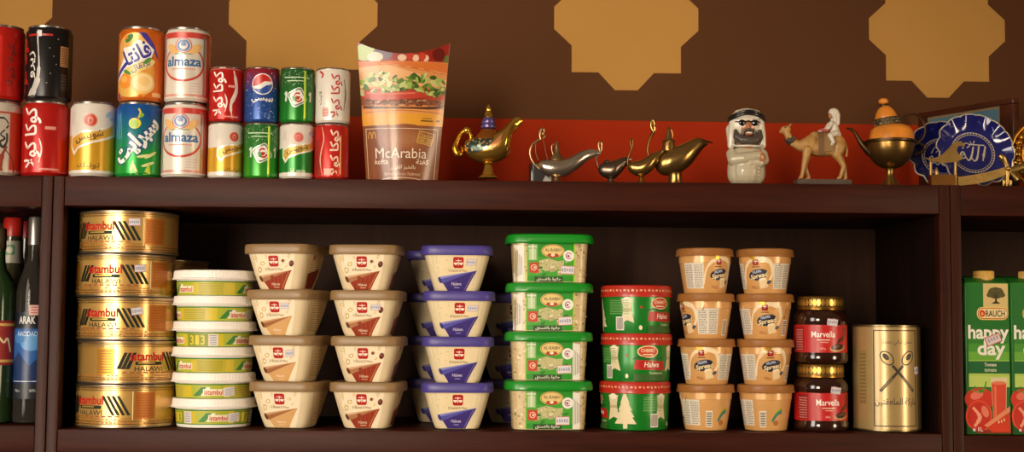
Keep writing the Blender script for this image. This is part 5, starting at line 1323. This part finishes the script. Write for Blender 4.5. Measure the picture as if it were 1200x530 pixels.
rd = sculpt('rider', [('e', V(977.4, 0, 133), (4.6*k, 4.6*k, 6*k)), [(V(977, 0, 139), 3*k), (V(977.6, 0, 145), 5*k), (V(979, 0, 155), 6.2*k)], [(V(974, -4.6, 143.5), 2.8*k), (V(970.5, -6, 149), 2.3*k), (V(966.5, -5, 151.5), 1.9*k)], [(V(974, 4.6, 143.5), 2.8*k), (V(970.5, 6, 149), 2.3*k), (V(966.5, 4, 151.5), 1.9*k)],
                 [(V(978.5, -5, 156), 4*k), (V(971, -9, 159), 3.2*k), (V(974.5, -11, 167), 2.4*k), (V(972.6, -11.4, 170), 1.8*k)], [(V(978.5, 5, 156), 4*k), (V(971, 9, 159), 3.2*k), (V(974.5, 11, 167), 2.4*k), (V(972.6, 11.4, 170), 1.8*k)], [(V(981, 0, 157), 5.6*k), (V(984, -2, 161), 3*k)]], .0007, RW, t, 3)
b = MB(); b.ball(V(973.6, -1.4, 134.4), (2.2*k, 3.4*k, 3.6*k), M('#b88258', .5), 12); b.build('face', rd)
hs = sculpt('headscarf', [('e', V(978, 0, 130.5), (6.4*k, 6*k, 5.6*k)), [(V(981, 0, 133), 4.6*k), (V(981.6, 0, 143), 3.6*k)], [(V(977.6, -4.4, 133), 2*k), (V(978.6, -4.6, 141), 1.8*k)], [(V(977.6, 4.4, 133), 2*k), (V(978.6, 4.6, 141), 1.8*k)]], .0007, M('#d6ccb8', .5, bump=.4), t, 2)
b = MB(); b.ball(V(965.5, -2, 152.5), (5.4*k, 7.4*k, 2.4*k), M('#b8605c', .55), 16, Matrix.Rotation(rad(12), 4, 'Y')); b.ball(V(960.5, -3, 153.5), (2.6*k, 5*k, 1.6*k), M('#cfb4a8', .55), 12); b.build('pommel_cloth', t)
b = MB(); hgt = max(.0016, V(960, 0, 211.2).z)
bm = bmesh.new(); bmesh.ops.create_cube(bm, size=1)
bmesh.ops.transform(bm, matrix=Matrix.Translation((4*k, 0, hgt/2)) @ Matrix.Diagonal((65*k, 20*k, hgt, 1)), verts=bm.verts); bmesh.ops.bevel(bm, geom=bm.edges[:], offset=.0007, segments=2, affect='EDGES')
b.bm(bm, M('#4e4034', .75, var=.4, scale=300, bump=.8)); b.build('ground_slab', t)

# ------------------------------------------------------------------ amber teapot
Yc = .056; base = base_at(1044.5, Yc); k = 1/S(Yc)
t = thing('amber_teapot', 'brass teapot with an orange amber dome and tilted amber lid', 'teapot', base)
AMB = M('#dd862c', .3, coat=.6, var=.42, scale=38, sss=.1)
AGE = MET('#94713c', .3, .2); DKM = MET('#4e3b26', .4, .3)
b = MB(); lz(b, [(3, 222), (13, 221.5), (13.4, 220), (10, 216), (6, 210), (4.6, 204), (4.8, 199.5), (6, 197)], 1043, base, Yc, AGE, 48); b.build('foot', t)
b = MB(); lz(b, [(6, 198), (13, 195.4), (20, 190), (25.4, 182), (27.6, 174), (28, 169), (30, 168.2), (30, 165.2), (27, 164.6)], 1043.5, base, Yc, AGE, 64)
lz(b, [(29.6, 168.6), (30.6, 167.6), (30.6, 165.6), (29.4, 164.8)], 1043.5, base, Yc, DKM, 64); b.build('bowl', t)
b = MB(); lz(b, [(26.4, 166), (26, 160), (24.6, 154), (21, 149.4), (15, 146.6), (8, 145.4), (.1, 145.2)], 1045, base, Yc, AMB, 64); b.build('dome', t)
tl = Matrix.Rotation(rad(-9), 4, 'Y')
b = MB(); q = 1/S(Yc); x0, z0 = loc(1040, 147.5, Yc, base); T = Matrix.Translation((x0, 0, z0)) @ tl
b.lathe([(13.6*q, -.5*q), (14.4*q, .6*q), (14, 0)][:0] or [(13.4*q, 0), (14.2*q, .8*q), (14.2*q, 8.6*q), (13.2*q, 9.4*q)], M('#564a34', .4, .7, var=.5, scale=320, bump=1.), 48, T)
for j in range(26): b.ball((T @ Vector((14.3*q*math.cos(2*PI*j/26), 14.3*q*math.sin(2*PI*j/26), (3+3.4*(j % 2))*q)))[:], 1.1*q, MET('#8f8468', .35), 8)
lid = b.build('lid_band', t)
b = MB(); b.lathe([(13*q, 9*q), (12.8*q, 12*q), (10.6*q, 17*q), (7.4*q, 21.4*q), (5*q, 23.4*q), (3*q, 24*q)], AMB, 48, T); b.build('lid_cone', t)
b = MB(); b.lathe([(5*q, 23.6*q), (5.2*q, 25*q), (4.8*q, 26.2*q)], DKM, 32, T); kn = b.build('knob_collar', t)
b = MB(); b.ball((T @ Vector((0, 0, 29.5*q)))[:], (6*q, 6*q, 4.2*q), AMB, 24); b.build('knob', t)
b = MB(); path(b, [(1020, 180), (1015, 174.5), (1011, 170), (1006, 162.5), (1001.5, 155), (997, 151.4), (992.4, 150.6)], [4.6, 4.4, 3.8, 2.6, 2, 1.5, 1.2], base, Yc, DKM); b.build('spout', t)
b = MB(); path(b, [(1052, 148), (1056, 140.5), (1063, 135), (1071, 134), (1078, 138), (1083, 146), (1084, 154), (1081, 162), (1074, 168), (1070, 172)], [.8, .9, 1, 1, 1, 1.1, 1.2, 1.3, 1.4, 1.4], base, Yc, DKM); b.build('handle', t)
b = MB(); path(b, [(1071, 167), (1078, 168.6), (1084, 172), (1080, 178), (1072, 181)], [1.4, 1.7, 2, 1.8, 1.2], base, Yc, DKM); b.build('side_scroll', t)

# ------------------------------------------------------------------ blue plates
def plate(label, px, Yc, R, tilt, rz, seed):
    t = thing('blue_plate', label, 'plate', (X(px, 200, Yc), Yc, ZT), 0, 'scalloped blue plates')
    til = rad(90-tilt)
    Mx = Matrix.Translation((0, 0, R*1.02*math.cos(rad(tilt))+.0012)) @ Matrix.Rotation(til, 4, 'X') @ Matrix.Rotation(rad(rz), 4, 'Z')
    NS = 14
    sc_ = lambda a, z: 1
    def prof(r):     # height of the face over its centre
        q = r/R
        return 0 if q < .6 else .014*((q-.6)/.4)**1.2
    rim = lambda a: .955+.055*abs(math.sin(a*NS/2))
    BLUE = M('#1d1f66', .14, coat=.8, var=.18, scale=50)
    b = MB(); rings = []; N = 168
    for r in (0.02, .2, .4, .56, .6, .68, .76, .84, .92, .97, 1.0):
        ring = []
        for j in range(N):
            a = 2*PI*j/N; sw = 1+(rim(a)-1)*max(0, (r-.62)/.38); rr = r*R*sw
            zf = prof(r*R)+.0018*max(0, (r-.68)/.32)*math.cos(a*NS)
            ring.append((rr*math.cos(a), rr*math.sin(a), zf))
        rings.append(ring)
    back = [[(x, y, z-.0028) for x, y, z in r] for r in rings[::-1]]
    b.rings([[Mx @ Vector(p) for p in r] for r in rings+back], BLUE); b.build('plate_body', t)
    WT = M('#c9bda6', .3, .2, coat=.4)
    b = MB(); b.tube([Mx @ Vector((rim(2*PI*j/N)*R*math.cos(2*PI*j/N), rim(2*PI*j/N)*R*math.sin(2*PI*j/N), prof(R)+.0018*math.cos(2*PI*j/N*NS)-.001)) for j in range(N+1)], .0011, WT, 8); b.build('rim_line', t)
    a = Art(.001); r1 = R*1000*.57
    a.ring(0, 0, r1, r1, 1.1, WT, n=72); a.ring(0, 0, r1-4, r1-4, .8, WT, n=72)
    for j in range(44): an = 2*PI*j/44; a.rect((r1-2)*math.cos(an)-.9, (r1-2)*math.cos(an)+.9, (r1-2)*math.sin(an)-.8, (r1-2)*math.sin(an)+.8, WT, math.degrees(an))
    a.line([(14, -14), (16.5, -4), (20.5, 11)], (2, 3, 2.6), WT, smooth=5); a.line([(10.5, 11), (7, -4), (4, -12), (0, -14), (-3, -9)], (2.6, 3, 2.4, 1.8), WT, smooth=6)
    a.line([(1.5, 10), (-2, -3), (-5.5, -11), (-9, -13), (-12, -8)], (2.6, 3, 2.4, 1.8), WT, smooth=6); a.line([(-12, -8), (-15, 1), (-19, -1), (-20, -7), (-16, -10), (-12.5, -8)], (1.6, 2.2, 1.8), WT, smooth=6); a.line([(-6, 14), (6, 13), (19, 12.4)], 1.8, WT); a.line([(-16, 6), (-10, 16), (-4, 12), (-9, 8)], 1.3, WT, smooth=4); a.line([(-3, 19), (1, 13), (4, 20)], 1.2, WT, smooth=4)
    a.ring(17, -4, 3, 3, 1.1, WT, n=12, a0=40, a1=300); a.oval(-19, -3, 2, 1.2, WT); a.line([(-21, -8), (-15, -4), (-17, 2)], 1.2, WT, smooth=4)
    for j in range(NS):      # scratched petals on the rim
        an = 360*j/NS; c0, s0 = math.cos(rad(an)), math.sin(rad(an)); q = R*1000*.8
        a.line([(q*c0-5*s0, q*s0+5*c0), (q*1.06*c0, q*1.06*s0), (q*c0+5*s0, q*s0-5*c0)], .7, M('#5a66a8', .25, coat=.6), smooth=3)
    mb = MB(); irz = Matrix.Rotation(rad(-rz), 4, 'Z')
    def sf(u, v, h):
        p = irz @ Vector((u, v, 0)); rr = math.hypot(u, v)
        return Mx @ Vector((p.x, p.y, prof(rr)+h+.0003))
    a.apply(mb, sf, .006, .006); mb.build('inscription', t)
    return t
plate('scalloped blue plate with white calligraphy, in front of the other blue plate', 1140.5, .088, .0600, 17, 6, 1)
plate('scalloped blue plate half hidden between the amber teapot and the front plate', 1104, .118, .0560, 17, -5, 2)

# ------------------------------------------------------------------ scimitar on its stand
Yc = .030; base = base_at(1140, Yc); k = 1/S(Yc)
t = thing('sword_ornament', 'small engraved brass scimitar resting on a block stand before the blue plates', 'ornament', base)
SB = MET('#9c7d46', .4, .35); SB2 = MET('#b39254', .38, .3)
def slab(pts, m, name, y0, y1, art=None):
    b = MB(); q = [loc(px, py, Yc, base) for px, py in pts]; n = len(q)
    y0 *= k; y1 *= k
    vs = [(x, y0, z) for x, z in q]+[(x, y1, z) for x, z in q]
    tr = tessellate_polygon([[Vector((x, z, 0)) for x, z in q]])
    fs = [list(f) for f in tr]+[[i+n for i in f][::-1] for f in tr]+[[i, (i+1) % n, (i+1) % n+n, i+n] for i in range(n)]
    b.add(vs, fs, m)
    if art: art(b, y0)
    return b.build(name, t, 30)
def engr(b, y0):
    a = Art(); rn = random.Random(5)
    for i in range(26):
        px = 1130+i*1.6; c = 211-(px-1124)*.13
        x, z = loc(px, c+rn.uniform(-3, 3), Yc, base); a.line([(x, z), (x+rn.uniform(-1.5, 2)*k, z+rn.uniform(-2, 2)*k)], .7*k, M('#7a5a2c', .4, .6))
    a.apply(b, lambda u, v, h: (u, y0-h-.0001, v))
slab([(1122, 207.5), (1128, 207), (1140, 205.2), (1156, 202), (1170, 198.4), (1178, 195.6), (1179.6, 203.6), (1172, 208), (1158, 212.6), (1142, 216), (1128, 217.6), (1122, 217.6)], SB2, 'scabbard', -2, 2, engr)
slab([(1081, 185), (1092, 186.6), (1102, 182), (1109, 176), (1114, 170), (1119, 166.4), (1124.5, 166), (1128, 168.6), (1129, 173), (1126.4, 171.6), (1122, 171.4), (1119.6, 176), (1121.6, 181), (1126, 184), (1126, 187.6), (1118, 190.4), (1104, 191.6), (1092, 190)], SB, 'blade_tip', -4.6, -2.6)
slab([(1089, 205.5), (1117.6, 205.5), (1117.6, 218), (1089, 218)], MET('#855a2a', .38, .2), 'stand_block', -8, 4)
for px, y0, y1 in ((1090.6, 190, 206), (1119.4, 188, 217.6)):
    b = MB(); path(b, [(px, y1), (px, (y0+y1)/2), (px, y0)], 1.9, base, Yc, SB, -.0002, 12); b.build('stand_post', t)
b = MB(); path(b, [(1097, 206), (1097, 201), (1097, 196.6)], [1.8, 2.2, .9], base, Yc, SB2, -.002, 12); b.build('hanging_bead', t)
b = MB(); path(b, [(1180, 214), (1180.5, 205), (1180, 197), (1177.5, 190), (1174.6, 185), (1171.4, 182)], [2, 3, 3.2, 3.4, 4.2, 3], base, Yc, SB2)
path(b, [(1183, 199), (1188, 206), (1192.6, 210)], [2.4, 2.8, 4], base, Yc, SB2); x, z = loc(1180.6, 198, Yc, base); b.ball((x, -.004, z), .004, SB2, 14); g_ = b.build('guard', t)
b = MB()
for px in (1176, 1180, 1184):
    path(b, [(px, 211), (px+.4, 215), (px-.4, 219)], [1.9, 2.1, 1.2], base, Yc, SB2)
b.build('tassel', t)
b = MB(); path(b, [(1184, 200.4), (1192, 198), (1201, 194.6), (1210, 190), (1216, 184)], [4, 4.6, 5, 5.2, 4], base, Yc, SB2, seg=14); b.build('grip', t)

# ------------------------------------------------------------------ gilt openwork disc at the right edge
Yc = .088; base = base_at(1226, Yc); k = 1/S(Yc)
t = thing('gilt_disc', 'gilt openwork round ornament at the right edge, only its rim in view', 'ornament', base)
GI = MET('#b9812c', .3, .25)
R = 42*k; zc = R+.003
b = MB(); b.tube([(R*math.cos(2*PI*j/64), 0, zc+R*math.sin(2*PI*j/64)) for j in range(65)], .0024, GI, 10)
b.tube([(.66*R*math.cos(2*PI*j/64), 0, zc+.66*R*math.sin(2*PI*j/64)) for j in range(65)], .0024, GI, 10); b.build('rim', t)
b = MB(); rn = random.Random(9)
for j in range(30):
    an = 2*PI*j/30; r0 = .83*R
    b.ball((r0*math.cos(an), -.001, zc+r0*math.sin(an)), (.0052 if j % 3 else .0068), GI, 12)
    b.tube(spline([(.68*R*math.cos(an), 0, zc+.68*R*math.sin(an)), (.84*R*math.cos(an+.1), -.003, zc+.84*R*math.sin(an+.1)), (.98*R*math.cos(an-.02), 0, zc+.98*R*math.sin(an-.02))], 4), .0016, GI, 8)
b.build('filigree', t)
b = MB(); b.lathe([(.001, 0), (.3*R, .002), (.64*R, -.001), (.64*R, .002), (.001, .004)], MET('#7a4f1c', .4, .3), 48, Matrix.Translation((0, 0, zc)) @ Matrix.Rotation(rad(90), 4, 'X')); b.build('disc', t)
b = MB(); b.box(-.02, .02, -.012, .014, 0, .006, GI, .0015); b.build('stand', t)

# ------------------------------------------------------------------ picture standing at the back
A = P(1079, 133, .335); B = P(1190.5, 113, .16)
w_ = math.hypot(B.x-A.x, B.y-A.y); h_ = A.z-ZT
t = thing('picture_frame', 'framed landscape picture standing behind the blue plates, turned sideways', 'picture', ((A.x+B.x)/2, (A.y+B.y)/2, ZT), math.atan2(B.y-A.y, B.x-A.x))
FR = wood('frame_wood', '#3a1a0e', '#5c2c18', (2, 8, 8), .3)
b = MB(); f_ = .017
b.box(-w_/2, w_/2, -.008, .008, h_-f_*.55, h_, FR, .002); b.box(-w_/2, w_/2, -.008, .008, 0, f_, FR, .002)
b.box(-w_/2, -w_/2+f_, -.008, .008, f_, h_-f_*.55, FR, .002); b.box(w_/2-f_*1.6, w_/2, -.008, .008, f_, h_-f_*.55, FR, .002); b.build('frame', t)
b = MB(); b.box(-w_/2+f_*.9, w_/2-f_*1.5, -.002, .003, f_*.9, h_-f_*.5, M('#8a6f4c', .6))
a = Art(); x0, x1, z0, z1 = -w_/2+f_+.005, w_/2-f_*1.6-.006, f_+.006, h_-f_*.55-.004
a.rect(x0, x1, z0, z1, M('#4c7486', .5)); a.poly([(x0, z0), (x1, z0), (x1, z0+.05), ((x0+x1)/2, z0+.06), (x0, z0+.045)], M('#a8452c', .5))
a.poly([(x0+.03, z1-.014), (x0+.06, z1-.006), (x0+.09, z1-.009), (x1-.05, z1-.003), (x1-.03, z1-.012), (x0+.1, z1-.02), (x0+.05, z1-.02)], M('#7a7444', .5)); a.poly([(x0+.09, z1-.018), (x1-.02, z1-.016), (x1-.04, z1-.03), (x0+.11, z1-.028)], M('#9a8a5c', .5)); a.rect(x0, x0+.06, z0+.05, z0+.056, M('#c9b48c', .5))
a.apply(b, lambda u, v, h: (u, -.002-h, v)); b.build('picture', t)
